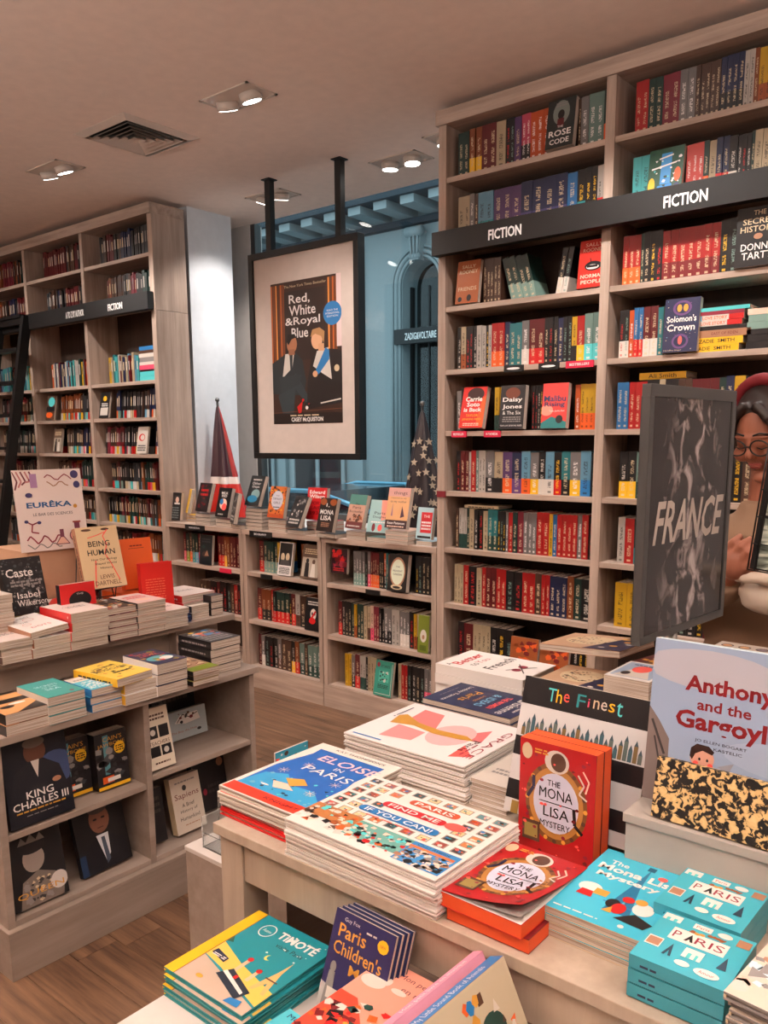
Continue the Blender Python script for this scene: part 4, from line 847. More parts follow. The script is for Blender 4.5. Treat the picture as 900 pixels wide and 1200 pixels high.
dx('riser', -2.66, -2.645, YA+.004, YB-.004, .7355, .835); dx('upper_top', -3.28, -2.565, YA, 2.15, .8355, .86)
dx('back_base', XB+.02, -2.665, YA+.02, 2.14, .1525, .835); dx('end_riser', -2.645, -2.60, YB-.09, YB-.004, .7355, .83)
R90 = math.pi/2
def a_tan(p): p.rect(0, 0, 1, 1, (206, 150, 96)).rect(0, .55, 1, .75, 'k').ell(.3, .35, .16, .07, 'k').ell(.6, .45, .2, .05, 'W').poly([(.3, 0), (1, 0), (1, .35)], 'k')
def a_teal(p): p.rect(0, 0, 1, 1, (58, 150, 144)).txt('SECRETS', .5, .66, .6, .09, 'S').txt('OF THE', .5, .54, .4, .06, 'S').txt('SEA', .5, .42, .4, .1, 'S').ell(.75, .12, .06, .04, 'm')
def a_cyan(p): p.rect(0, 0, 1, 1, (70, 176, 200)).rect(0, .68, 1, 1, (222, 210, 200)).rows(.12, .76, .85, .9, 1, 'e').scatter(120, .06, .05, .94, .6, ['S', 'W'], .004, 3, 'dot')
def a_yel(p): p.rect(0, 0, 1, 1, (232, 196, 84)).txt('HIDDEN', .5, .72, .6, .09, 'k').txt('MUSICIAN', .5, .56, .85, .1, 'k', bold=.01).scatter(22, .08, .1, .92, .9, ['k', 'n', 'h'], .008, 7).rows(.3, .3, .8, .4, 1, 'k')
def a_navy(p): p.rect(0, 0, 1, 1, (38, 44, 76)).txt('THE INNER', .5, .8, .7, .08, 'C').txt('LEVEL', .5, .66, .6, .1, 'C').ell(.5, .35, .4, .18, (90, 160, 170)).ell(.65, .3, .2, .1, 'W').scatter(14, .1, .1, .9, .9, ['h', 'l', 'r'], .009, 5)
def a_brn(p): p.rect(0, 0, 1, 1, (164, 130, 104)).rect(0, 0, 1, .3, 'l').scatter(12, .1, .4, .9, .9, ['R', 'c', 'n'], .016, 5)
def a_blk(p): p.rect(0, 0, 1, 1, 'k').rows(.1, .1, .9, .9, 6, 'e').ell(.4, .75, .14, .07, 'o').ell(.6, .6, .14, .06, 'B').scatter(14, .2, .5, .9, .9, ['r', 'y', 'B', 'w'], .012, 5)
def spine_rows(c): return lambda p: p.rows(.1, .3, .85, .7, 1, c)
lz = .7355
def SL_(desc, where, n, px, zb, w, h, t, cc, art=None, cs=None, rz=R90, dy=0, **k):
    P = onZ(px[0], px[1], zb); return stack(desc, where, n, (P.x, P.y+dy), zb, rz, w, h, t, cc, art, cs, name='piled_paperback', **k)
SL_('tan and black book', 'at the near end of the lower step', 2, (8, 864), lz, .128, .19, .031, 'a', a_tan, 'k')
SL_('teal book', 'second pile on the lower step', 3, (60, 850), lz, .118, .185, .027, 't', a_teal, 'w')
SL_('cyan and cream book', 'third pile on the lower step', 3, (108, 836), lz, .108, .16, .024, 'B', a_cyan, 'B')
zt = SL_('yellow spined book', 'under the yellow book on the lower step', 2, (147, 827), lz, .118, .19, .032, 'W', None, 'y')
P = onZ(147, 827, lz); book('yellow paperback with black lettering on top of its pile, lower step', (P.x+.01, P.y-.03, zt+.001), (0, 0, R90+.12), .14, .21, .026, 'y', a_yel, 'y', name='piled_paperback', spine_art=spine_rows('k'))
SL_('navy book', 'right of the yellow book on the lower step', 3, (185, 817), lz, .118, .19, .035, 'N', a_navy, 'W')
SL_('thin brown and green book', 'in the low pile on the lower step', 3, (227, 805), lz, .11, .17, .017, 'a', a_brn, 'k')
SL_('black book with coloured marks', 'at the far end of the lower step', 4, (250, 797), lz, .13, .185, .029, 'k', a_blk, 'k', spine_art=spine_rows('w')) if 0 else None
zt = stack('black book with coloured marks', 'at the far end of the lower step', 4, (-2.27, 1.79, 0), lz, R90, .135, .185, .029, 'k', a_blk, 'k', name='piled_paperback', spine_art=spine_rows('e'))
uz = .8605
def a_dots(p): p.rect(0, 0, 1, 1, 'W').txt('CONNECT', .4, .85, .6, .07, 'k').txt('THE', .35, .6, .22, .06, 'k').txt('DOTS', .5, .25, .5, .08, 'r').line([(.55+.13*math.cos(a/3), .7+.08*math.sin(a/3)) for a in range(20)], .0015, 'r').line([(.3+.1*math.cos(a/3), .45+.06*math.sin(a/3)) for a in range(20)], .0015, 'o')
def a_whitered(p): p.rect(0, 0, 1, 1, (222, 206, 200)).rows(.3, .45, .8, .6, 2, 'e').line([(.2+.05*k, .5+.06*(k % 3)) for k in range(12)], .0012, 'm')
def a_multi(p): p.rect(0, 0, 1, 1, (40, 34, 40)).scatter(60, .04, .04, .96, .96, ['h', 'a', 'w', 'm', 'k'], .01, 5)
def a_pinkish(p): p.rect(0, 0, 1, 1, (214, 190, 186)).rows(.15, .5, .85, .8, 2, 'r').ell(.5, .3, .25, .1, 'i')
def a_bluek(p): p.rect(0, 0, 1, 1, (40, 92, 160)).ell(.45, .55, .35, .25, 's').scatter(20, .1, .1, .9, .9, ['W', 'b', 'C'], .01, 12)
SL_('white brown spined book', 'at the near end of the upper step', 3, (2, 780), uz, .13, .19, .024, 'w', a_whitered, 'n')
z1 = SL_('thick white book', 'under the red ringed cover, upper step', 2, (40, 772), uz, .135, .19, .031, 'W', None, 'O')
P = onZ(40, 772, uz); book('white paperback CONNECT THE DOTS with red rings on its pile', (P.x+.004, P.y-.006, z1+.003), (math.radians(3), math.radians(-4), R90+.05), .135, .2, .02, 'W', a_dots, 'a', name='piled_paperback')
SL_('thick white book with a red spine', 'tall pile on upper step', 4, (85, 763), uz, .14, .2, .031, 'w', a_whitered, 'r', spine_art=lambda p: p.rect(0, 0, 1, 1, 'r').txt('.', .9, .5, .02, .3, 'W'))
SL_('patterned dark book', 'beside the tall red spined pile', 5, (128, 752), uz, .128, .18, .022, 'm', a_multi, 'k')
SL_('pinkish book with a dark spine', 'in the middle of the upper step', 5, (163, 745), uz, .12, .18, .023, 'i', a_pinkish, 'k')
SL_('small white book', 'right of the pinkish pile on the upper step', 3, (193, 738), uz, .11, .16, .022, 'w', a_whitered, 'k')
stack('bright blue book', 'near the far end of the upper step', 2, (-2.59, 1.95), uz, math.pi-.06, .12, .185, .021, 'B', a_bluek, 'b', name='piled_paperback', spine_art=spine_rows('W'))
stack('plain white paperback', 'by the blue books on the upper step', 2, (-2.60, 1.965), uz, R90, .085, .03, .026, 'w', None, 'k')
stack('small black book', 'at the very end of the upper step', 3, (-2.60, 2.06), uz, R90, .06, .05, .026, 'k', None, 'k')
# back rows on the upper step
def a_band(p): p.rect(0, 0, 1, 1, 'w').poly([(0, .2), (.4, .2), (1, .8), (1, 1), (.7, 1)], 'r').poly([(.5, 0), (.8, 0), (1, .2), (1, .5)], 'o')
def a_orange(p): p.rect(0, 0, 1, 1, (226, 96, 40)).line([(.25, .8), (.75, .8)], .0015, 'k').rows(.3, .84, .7, .88, 1, 'R')
def a_redback(p): p.rect(0, 0, 1, 1, (206, 36, 30)).rows(.12, .35, .75, .75, 9, (236, 120, 90), .3).rows(.2, .1, .7, .2, 1, 'R')
def a_dartnell(p):
    p.rect(0, 0, 1, 1, (214, 186, 146)).ell(.25, .95, .12, .02, 'n').ell(.7, .95, .1, .02, 'n').line([(.25, .82), (.5, .86), (.68, .9)], .003, 'C').line([(.75, .94), (.62, .84), (.68, .7), (.6, .55), (.7, .4), (.85, .1)], .004, 'C').line([(.35, .45), (.3, .25), (.25, .02)], .005, 'C')
    p.txt('BEING', .5, .72, .52, .09, 'k', bold=.01).txt('HUMAN', .52, .58, .66, .09, 'k', bold=.01).txt('How Our Biology', .56, .46, .62, .045, 'k').txt('Shaped World', .58, .39, .52, .045, 'k').txt('History', .58, .32, .3, .045, 'k').txt('LEWIS', .56, .18, .34, .065, (90, 40, 30)).txt('DARTNELL', .56, .08, .62, .07, (90, 40, 30))
def a_caste(p): p.rect(0, 0, 1, 1, (28, 26, 28)).scatter(150, .02, .02, .98, .98, ['e', 'd', 'K'], .005, 2).txt('Caste', .42, .74, .66, .15, 'W', bold=.01).rows(.15, .5, .9, .62, 2, 'e').txt('Isabel', .55, .34, .55, .11, 'W').txt('Wilkerson', .62, .2, .75, .11, 'W')
def a_eureka(p):
    p.rect(0, 0, 1, 1, (232, 216, 210))
    for i in range(5): p.line([(-.0+.06*i+.0, .98), (.06+.06*i, .86), (.02+.05*i, .76+.03*i)], .006, ((110, 40, 50), (190, 120, 120))[i % 2])
    p.rect(.24, .78, .34, .95, (170, 130, 170)).line([(.45+.05*k, .9+.035*math.sin(k*1.3)) for k in range(9)], .004, 'm').line([(.48+.045*k, .82+.03*math.cos(k*1.4)) for k in range(8)], .004, 'a').ell(.9, .93, .06, .05, 'v').ell(.92, .8, .05, .045, 'v').ell(.2, .69, .05, .03, 'v')
    p.txt('EURÊKA', .48, .575, .66, .085, (40, 90, 140), bold=.03).ell(.86, .53, .03, .025, 'h').txt('LE BAR DES SCIENCES', .52, .45, .58, .035, (60, 40, 50))
    p.line([(.1, .38), (.2, .33), (.3, .36), (.2, .33), (.18, .24), (.28, .22)], .005, 'm').ell(.12, .37, .03, .02, 'v').ell(.3, .35, .03, .02, 'v').line([(.1+.05*k, .14+.05*math.sin(k*1.5)) for k in range(11)], .005, 'm').line([(.1+.045*k, .06+.03*math.cos(k*1.5)) for k in range(12)], .004, 'e')
    p.poly([(.5, .06), (.72, .06), (.64, .16), (.64, .25), (.58, .25), (.58, .16)], (120, 60, 80)).poly([(.52, .07), (.7, .07), (.63, .15), (.59, .15)], (236, 190, 170)).ell(.85, .16, .13, .085, (120, 60, 80)).ell(.85, .16, .115, .072, (236, 170, 160)).rect(.81, .24, .89, .33, (120, 60, 80)).rect(.79, .32, .91, .34, (150, 60, 50))
# Eureka sign, bent card on a brown box
bxo = thing('cardboard_box', 'tan cardboard box carrying the white sign with flasks', 'box', (-3.07, 1.49, uz))
bx('box_body', -.14, .14, 0, .25, 0, .285, M['card'], bxo); bx('flap', -.141, .141, -.001, .251, .2855, .29, M['card'], bxo, bevel=0)
sg = thing('sign_card', 'white card sign EURÊKA with drawn flasks, standing on the tan box', 'sign', (-2.925, 1.465, 1.152), (math.radians(83), math.radians(-0), R90-.06))
MB().box(0, .262, 0, .30, 0, .003).build('card', M['white'], sg); p = Print(.262, .30); a_eureka(p); link('card_print', p.data('card_print', .003), sg)
book('black paperback Caste in large white letters, standing at the left edge', (-2.80, 1.33, uz+.09), (math.radians(76), 0, R90-.02), .145, .2, .03, 'k', a_caste, group='upright books on the upper step', name='display_paperback')
stack('pale blank edged book', 'left of the black standing book', 4, (-2.66, 1.16), uz+.075, R90, .13, .17, .03, 'w', None, 'w', name='piled_paperback')
book('beige paperback BEING HUMAN with pink hands, on a wire stand', (-2.80, 1.625, uz+.14), (math.radians(74), math.radians(0), R90-.1), .165, .235, .03, 'c', a_dartnell, 'a', name='display_paperback', spine_art=lambda p: p.rows(.1, .3, .9, .7, 1, 'n'))
wst = thing('book_stand', 'small black wire book stand under the beige paperback', 'stand', (-2.82, 1.70, uz+.0745))
q = MB()
for y_ in (-.05, .05): q.tube([(.03, y_, 0), (.03, y_, .02), (.012, y_, .07), (-.05, y_, .2)], .002, 6); q.tube([(.03, y_, .001), (-.08, y_, .001), (-.05, y_, .2)], .002, 6); q.tube([(.03, y_, .012), (.045, y_, .07)], .002, 6)
for z_ in (.003, .035, .065): q.tube([(.03, -.05, z_), (.03, .05, z_)], .002, 6)
q.build('wire_frame', M['black'], wst)
zr2 = stack('thick dark edged book', 'under the wire stand', 3, (-2.755, 1.615), uz, R90, .17, .155, .0235, 'w', a_band, 'r', name='piled_paperback')
stack('red and white striped book', 'behind the standing red book', 3, (-2.755, 1.47), uz, R90, .13, .155, .036, 'w', a_band, 'o', name='piled_paperback')
def a_small(p): p.rect(0, 0, 1, 1, (206, 34, 34)).ell(.55, .3, .32, .36, 'k').txt('THE', .55, .55, .2, .07, 'W')
book('small bright red book standing upright with a black disc', (-2.70, 1.445, uz+.105), (math.radians(82), 0, R90), .15, .07, .022, 'r', a_small, 'k', name='display_paperback') if 0 else None
stack('yellow and black book', 'behind the white ringed cover', 3, (-2.77, 1.33), uz, R90, .125, .19, .03, 'y', a_yel, 'y', name='piled_paperback')
stack('bright red book', 'standing behind the thick white pile', 1, (-2.745, 1.475), uz+.128, R90, .135, .05, .03, 'r', None, 'r', name='piled_paperback') if 0 else None
rbk = book('bright red book standing with a black arch, behind the red spined pile', (-2.705, 1.47, uz+.11), (math.radians(86), 0, R90), .135, .085, .026, 'r', a_small, 'k', name='display_paperback')
stack('plain book supporting the red one', 'hidden behind the red spined pile', 3, (-2.69, 1.47), uz, R90, .13, .05, .036, 'w', None, 'w', name='piled_paperback') if 0 else None
stack('orange book', 'lying under the orange upright book', 3, (-2.74, 1.79), uz, R90, .16, .2, .035, 'o', a_orange, 'o', name='piled_paperback')
book('orange hardback standing behind the pinkish pile', (-2.86, 1.83, uz+.108), (math.radians(80), 0, R90-.1), .135, .2, .03, 'o', a_orange, 'o', hard=True, name='display_paperback')
book('red hardback with pale lines of text standing open beside the orange one', (-2.735, 1.825, uz+.001), (math.radians(86), 0, R90-.2), .13, .225, .03, 'r', a_redback, 'r', hard=True, name='display_paperback')
P = (-2.80, 2.02)
zq = stack('red book with white pages', 'right of the red standing book', 4, (-2.78, 1.83+.0), uz, R90, .14, .2, .028, 'r', a_whitered, 'r', name='piled_paperback') if 0 else None
stack('red spined white book', 'at the far end of the upper step', 3, (-2.665, 1.975), .8605, R90, .165, .2, .0275, 'r', a_whitered, 'r', name='piled_paperback', spine_art=spine_rows('W'))
book('teal book lying behind the red spined pile', (-2.84, 2.14, .8605), (0, 0, R90+.1), .16, .12, .14, 't', None, 't', name='piled_paperback') if 0 else None
stack('teal book', 'behind the red spined pile', 4, (-2.89, 1.95), .8605, R90+.06, .16, .2, .029, 't', a_teal, 't', name='piled_paperback')
# face-out books inside the unit
def a_king(p): p.rect(0, 0, 1, 1, (24, 26, 34)).ell(.8, .55, .3, .2, (60, 74, 110)).ell(.5, .8, .17, .14, (96, 60, 46)).ell(.5, .9, .17, .06, (110, 96, 86)).poly([(.05, .3), (.15, .6), (.38, .7), (.62, .7), (.85, .58), (.95, .3)], (32, 32, 38)).poly([(.42, .7), (.55, .7), (.5, .5)], 'w').ell(.78, .42, .07, .03, 'a').txt('KING', .5, .33, .42, .085, 'W', bold=.01).txt('CHARLES III', .5, .23, .86, .085, 'W', bold=.01).rows(.1, .15, .9, .18, 1, 'h').rows(.25, .1, .75, .12, 1, 'e')
def a_cain(p): p.rect(0, 0, 1, 1, (34, 32, 36)).rect(.25, .25, .42, .95, (84, 140, 150)).scatter(26, .05, .2, .95, .75, ['K', 'e', 'k', 'd'], .014, 3).rect(.15, .1, .5, .22, 'o').txt("CAIN'S", .55, .88, .6, .08, 'h').txt('JAWBONE', .5, .77, .86, .08, 'h').ell(.75, .68, .17, .11, 'y').rows(.62, .62, .88, .74, 3, 'k').rect(.3, .12, .7, .19, 'W').rect(0, 0, 1, .06, 'y')
def a_queen(p): p.rect(0, 0, 1, 1, (34, 32, 34)).ell(.45, .62, .2, .18, (150, 136, 128)).ell(.45, .78, .25, .09, (40, 36, 38)).poly([(.2, .84), (.28, .94), (.36, .86), (.45, .96), (.54, .86), (.62, .94), (.7, .84)], (120, 112, 106)).poly([(.1, 0), (.2, .35), (.5, .45), (.8, .35), (.95, .2), (.9, 0)], (120, 108, 100)).scatter(40, .2, .05, .7, .35, ['K', 'e', 'c'], .008, 3).ell(.85, .22, .16, .12, (206, 196, 190)).txt('QUEEN', .5, .17, .86, .09, 'h')
def a_man(p): p.rect(0, 0, 1, 1, (26, 24, 26)).ell(.5, .72, .2, .2, (140, 92, 72)).ell(.5, .87, .19, .07, (90, 76, 70)).ell(.42, .73, .04, .015, 'k').ell(.58, .73, .04, .015, 'k').line([(.44, .6), (.56, .6)], .003, (90, 50, 44)).poly([(.1, 0), (.15, .35), (.4, .5), (.6, .5), (.9, .35), (.95, 0)], (20, 20, 26)).poly([(.38, .5), (.62, .5), (.6, .2), (.5, .1)], (220, 220, 226)).poly([(.47, .46), (.54, .46), (.58, .12), (.5, .06)], (70, 80, 96)).rect(0, 0, .12, .3, (30, 50, 80))
def a_teach(p): p.rect(0, 0, 1, 1, (224, 210, 190)).rows(.15, .8, .85, .92, 2, 'n').rect(.1, .5, .48, .7, 'k').rect(.54, .5, .92, .7, 'k').txt('TEACHERS', .5, .42, .8, .06, 'n').rect(.1, .2, .48, .37, 'k').rect(.54, .2, .92, .37, 'k').ell(.3, .6, .1, .05, 'w').ell(.72, .28, .1, .05, 'w').rows(.2, .08, .8, .13, 1, 'n')
def a_boy(p): p.rect(0, 0, 1, 1, (30, 28, 32)).rows(.15, .55, .85, .9, 3, (70, 64, 58)).rect(0, 0, 1, .06, (30, 28, 32))
def a_boy2(p): p.rect(0, 0, 1, 1, (170, 180, 184)).poly([(.25, .6), (.4, .85), (.8, .85), (.85, .55), (.5, .5)], 'W').line([(.3, .6), (.45, .85), (.6, .7), (.8, .8)], .003, 'k').scatter(8, .3, .55, .7, .9, ['k', 'R', 'n'], .008, 3).txt('The Boy, the Mole', .45, .26, .6, .09, (160, 90, 50)).ell(.8, .2, .05, .05, 'k')
def a_sapiens(p): p.rect(0, 0, 1, 1, (206, 192, 176)).rows(.15, .88, .85, .93, 1, 'e').ell(.45, .78, .07, .05, 'K').txt('Sapiens', .5, .64, .82, .13, (110, 40, 36)).txt('A Brief', .5, .48, .42, .07, (50, 44, 42)).txt('History of', .5, .37, .58, .07, (50, 44, 42)).txt('Humankind', .5, .25, .66, .07, (50, 44, 42)).rows(.3, .12, .8, .15, 1, 'a')
def a_blk2(p): p.rect(0, 0, 1, 1, (24, 22, 26)).ell(.85, .8, .1, .08, 'a').ell(.3, .35, .06, .06, 'm').rows(.4, .3, .8, .5, 2, 'K')
def inU(lab, y0, zb, w, h, t, c, art, lean=12, x=-2.30, turn=0, cs=None): return book(lab, (x, y0, zb+.001+t*math.sin(math.radians(lean))), (math.radians(90-lean), 0, R90+math.radians(turn)), w, h, t, c, art, cs, group='books facing out inside the display unit', name='display_paperback')
inU('large black book KING CHARLES III with a suited man in shadow', 1.035, .437, .20, .262, .02, 'k', a_king, 8, -2.275)
for i in range(3):
    for nm_, yy in (('nearer', 1.225), ('farther', 1.335)):
        pass
for k, (yy, nm_) in enumerate(((1.225, 'left'), (1.345, 'right'))):
    inU(f'black and orange puzzle paperback with a yellow disc, {"closer to the suited man book" if k == 0 else "closer to the upright divider"}', yy, .437, .115, .185, .05, 'k', a_cain, 4, -2.38+.03*k)
    stack('flat puzzle paperback', 'lying on the left puzzle book' if k == 0 else 'lying behind the right puzzle book', 1, (-2.42+.03*k, yy, 0), .437+.195, R90, .11, .15, .02, 'n', None, 'n', name='piled_paperback') if 0 else None
inU('grey royal portrait book QUEEN at the bottom left of the unit', 1.035, .171, .17, .225, .02, 'K', a_queen, 10, -2.29)
inU('black book with the portrait of a man in a tie, bottom shelf of the unit', 1.265, .171, .185, .225, .02, 'k', a_man, 14, -2.31, 3)
inU('white narrow book TEACHERS leaning beside the divider', 1.515, .459, .10, .205, .02, 'w', a_teach, 12, -2.28)
inU('dark book with faint gold lettering in the upper right compartment', 1.70, .459, .19, .235, .02, 'k', a_boy, 5, -2.52)
inU('grey landscape book with a white animal sketch before the dark book', 1.70, .459, .19, .105, .025, 'G', a_boy2, 8, -2.46)
inU('beige paperback Sapiens in the lower right compartment', 1.63, .171, .125, .2, .03, 'c', a_sapiens, 12, -2.32)
inU('dark green book half hidden by the divider', 1.52, .171, .08, .19, .03, 'g', a_boy, 8, -2.34)
inU('black book with a small medallion in the lower right corner', 1.78, .171, .15, .21, .03, 'k', a_blk2, 10, -2.40)
# front strip of the lower right compartment, pedestal and acrylic holder
pd = thing('pedestal', 'plain grey box pedestal between the display unit and the centre table', 'pedestal', (-1.61, 1.165, 0))
bx('body', 0, .36, 0, .3, 0, .548, M['grey'], pd); bx('top', -.002, .362, -.002, .302, .5482, .56, M['white'], pd)
m, nt, b = newmat('clear_acrylic'); b.inputs['Roughness'].default_value = .05; b.inputs['Transmission Weight'].default_value = .9; b.inputs['Base Color'].default_value = (.9, .92, .92, 1); b.inputs['IOR'].default_value = 1.2; M['acrylic'] = m
ah = thing('leaflet_holder', 'clear acrylic leaflet holder standing on the pedestal', 'holder', (-1.565, 1.185, .5605))
bx('back_plate', 0, .09, .05, .053, .001, .12, M['acrylic'], ah, bevel=0); bx('front_lip', 0, .09, .0, .003, .001, .04, M['acrylic'], ah, bevel=0); bx('base_plate', 0, .09, .003, .05, .0005, .0035, M['acrylic'], ah, bevel=0)
for x_ in (-.003, .09): bx('side_plate', x_, x_+.003, 0, .053, .0, .08, M['acrylic'], ah, bevel=0)

# blue brochure standing on the pedestal behind the table edge
b1, b2 = onX(322, 893, -1.27), onX(360, 871, -1.27)
br_ = thing('brochure', 'small blue brochure upright behind the blue and red picture books', 'brochure', (-1.27, b1.y, .5605)); hb_ = min(b1.z, .95)-.5605+.02
yl = 1.462-b1.y if b2.y > 1.46 else b2.y-b1.y
MB().box(-.002, .002, 0, yl, 0, hb_).build('card', M['print'] if 0 else M['white'], br_)
p = Print(yl, hb_); p.rect(0, 0, 1, 1, (60, 160, 190)).scatter(16, .05, .8, .95, .98, ['C', 'W', 'n'], .006, 2); link('card_print', p.data('card_print', .0, lambda v: (.0022+v[2], v[0], v[1])), br_)

# ------------------------------------------------------------------ centre table
TX, TY, TZ = -1.19, .925, .84
ct = thing('display_table', 'pale wood laminate centre table covered with picture books', 'table', (TX, TY, 0))
def tx_(n, x0, x1, y0, y1, z0, z1, mat='table', bev=.0015): return bx(n, x0-TX, x1-TX, y0-TY, y1-TY, z0, z1, M[mat], ct, bev)
tx_('table_top', TX, .42, TY, 2.0, .819, .84)
tx_('shadow_gap', TX+.02, .40, TY+.03, 1.98, .8125, .8188, 'dark', 0)
for x0 in (TX+.003, .352):
    for y0 in (TY+.014, 1.92): tx_('leg', x0, x0+.062, y0, y0+.062, 0, .8123)
tx_('apron', TX+.066, .350, TY+.018, TY+.036, .735, .8123); tx_('apron', TX+.066, .350, 1.955, 1.973, .735, .8123); tx_('apron', TX+.01, TX+.028, TY+.078, 1.918, .735, .8123); tx_('apron', .39, .408, TY+.078, 1.918, .735, .8123)
rs = thing('table_riser', 'white stepped riser on the centre table under the gargoyle book', 'riser', (-.50, 1.2, TZ))
bx('riser_top', 0, .915, 0, .495, .109, .124, M['riser'], rs); bx('front_board', .004, .912, .004, .018, .001, .1085, M['riser'], rs); bx('side_board', 0.004, .018, .02, .49, .001, .1085, M['white'], rs); bx('side_board', .898, .912, .02, .49, .001, .1085, M['white'], rs)
RZ = TZ+.1245; tz = TZ+.0005
def a_eloise(p):
    p.rect(0, 0, 1, 1, (226, 216, 206)).poly([(.06, .12), (.04, .5), (.12, .8), (.1, .9), (.9, .9), (.88, .6), (.97, .3), (.94, .12)], (36, 96, 176)).poly([(.05, .12), (.1, .35), (.3, .42), (.5, .3), (.75, .32), (.95, .2), (.95, .12)], (52, 150, 200)).rect(.02, .01, .98, .12, (222, 56, 34))
    p.scatter(26, .08, .14, .9, .42, ['N', 's', 'T'], .005, 3).txt('ELOISE', .6, .78, .68, .1, (240, 190, 190), slant=.1, bold=.01).txt('IN', .6, .68, .1, .045, 'W').txt('PARIS', .58, .58, .56, .085, 'W', slant=.1).txt("KAY THOMPSON'S", .55, .95, .6, .03, 'k').poly([(.35, .36), (.5, .42), (.62, .36), (.5, .28)], 'h').poly([(.3, .28), (.45, .3), (.6, .24), (.4, .2)], 'i')
    for cx, cy in ((.2, .45), (.8, .48), (.3, .62), (.75, .28)):
        for k in range(8): p.line([(cx, cy), (cx+.06*math.cos(k*.785), cy+.04*math.sin(k*.785))], .001, 'i', keep=True)
    p.L += 1; p.txt('KNIGHT', .7, .06, .4, .035, 'R').ell(.3, .2, .05, .01, 'W')
def a_findme(p):
    p.rect(0, 0, 1, 1, (228, 218, 212)); r = random.Random(12)
    for j in range(6):
        for i in range(9):
            x0, y0 = .03+i*.107, .36+j*.105
            if 2 <= i <= 6 and j in (1, 2, 3, 4) and not (i in (2, 6) and r.random() < .6): continue
            p.L = 2; p.rect(x0, y0, x0+.075, y0+.075, (150, 140, 130)); p.rect(x0+.008, y0+.008, x0+.067, y0+.067, r.choice([(52, 74, 80), (196, 120, 70), (90, 130, 136), (150, 70, 60), (70, 60, 60), (214, 190, 140)]))
            p.scatter(5, x0+.018, y0+.018, x0+.058, y0+.055, ['C', 'B', 'w', 'k', 'o', 'i', 't'], .0035, r.randint(0, 999))
    p.rect(.0, .18, .34, .36, (176, 112, 62)).scatter(34, .01, .08, .33, .34, ['w', 'O', 'k', 'T', 'o', 'i', 'n'], .008, 41).rect(.34, .1, .7, .33, (104, 160, 150)).scatter(70, .35, .08, .7, .3, ['r', 'w', 'k', 'i', 'o', 'g', 'T'], .0065, 42).rect(.7, .05, .985, .33, (60, 130, 186)).rect(.7, .25, .97, .28, (216, 110, 60)).scatter(80, .71, .06, .97, .24, ['k', 'w', 'i', 'e', 'a'], .006, 43)
    p.txt('Child Avenue', .83, .305, .2, .03, 'b')
    def ban(cx, cy, w_, h_, c, t): p.rect(cx-w_/2, cy-h_/2, cx+w_/2, cy+h_/2, c).ell(cx-w_/2, cy, .03, h_/2, c).ell(cx+w_/2, cy, .03, h_/2, c).txt(t, cx, cy, w_*.95, h_*.62, 'W', bold=.01)
    ban(.56, .80, .27, .085, (190, 80, 50), 'PARIS'); ban(.5, .655, .36, .085, (190, 36, 44), 'FIND ME'); ban(.48, .5, .47, .09, (40, 110, 170), 'IF YOU CAN!'); p.ell(.77, .66, .065, .055, 'C').rows(.3, .42, .62, .445, 1, 'C')
def a_grace(p):
    p.rect(0, 0, 1, 1, (232, 222, 220)).poly([(.2, .8), (.5, .86), (.52, .62)], (206, 110, 112)).poly([(.62, .8), (.9, .82), (.8, .95)], 'C').ell(.5, .62, .26, .16, (226, 176, 176)).poly([(.12, .35), (.5, .48), (.48, .2), (.1, .16)], (214, 120, 118)).poly([(.55, .2), (.86, .22), (.8, .46), (.58, .45)], (222, 140, 138))
    p.poly([(.36, .08), (.56, .12), (.5, .3), (.56, .5), (.54, .72), (.5, .8), (.44, .72), (.46, .5), (.42, .3), (.3, .12)], (196, 140, 48)).txt('GRACE', .5, .93, .7, .055, (150, 60, 70)).txt('Paris', .62, .83, .26, .05, 'k').rows(.55, .86, .82, .88, 1, 'm').rect(.94, .05, .96, .3, 'B')
    for x_ in (.15, .22): p.txt('LES ROIS D AUBERVAL', x_, .22, .32, .02, 'm', 90) if 0 else p.rows(x_-.03, .06, x_+.2, .08, 1, 'b')
def a_french(p): p.rect(0, 0, 1, 1, 'W').txt('A', .1, .88, .1, .07, 'k').txt('Better', .5, .82, .7, .12, (196, 40, 44), bold=.02).txt('You', .55, .67, .3, .08, (196, 90, 90)).txt('French', .56, .47, .72, .12, 'k', bold=.01).txt('to', .3, .66, .16, .07, 'k').ell(.4, .22, .07, .05, 'm').ell(.6, .22, .07, .05, 'm').line([(.3, .1), (.7, .3)], .003, 'k').line([(.7, .1), (.3, .3)], .003, 'k')
def a_parisienne(p): p.rect(0, 0, 1, 1, (38, 46, 78)).txt('The New', .5, .93, .5, .05, 'W').txt('Parisienne', .5, .84, .84, .1, 'W').txt('THE WOMEN', .5, .68, .6, .07, 'C', bold=.02).txt('& IDEAS', .5, .55, .62, .09, 's', bold=.02).txt('SHAPING', .5, .45, .3, .035, 'h').txt('Paris', .5, .34, .5, .1, 'h').txt('Lindsey Tramuta', .5, .18, .8, .06, 'W').rows(.25, .08, .75, .1, 1, 'e')
def a_coloured(p): p.rect(0, 0, 1, 1, (170, 168, 160)).scatter(130, .02, .02, .98, .98, ['w', 'a', 'e', 'G', 'n', 'i', 'C'], .007, 3).rect(.35, .5, .7, .62, (200, 60, 60))
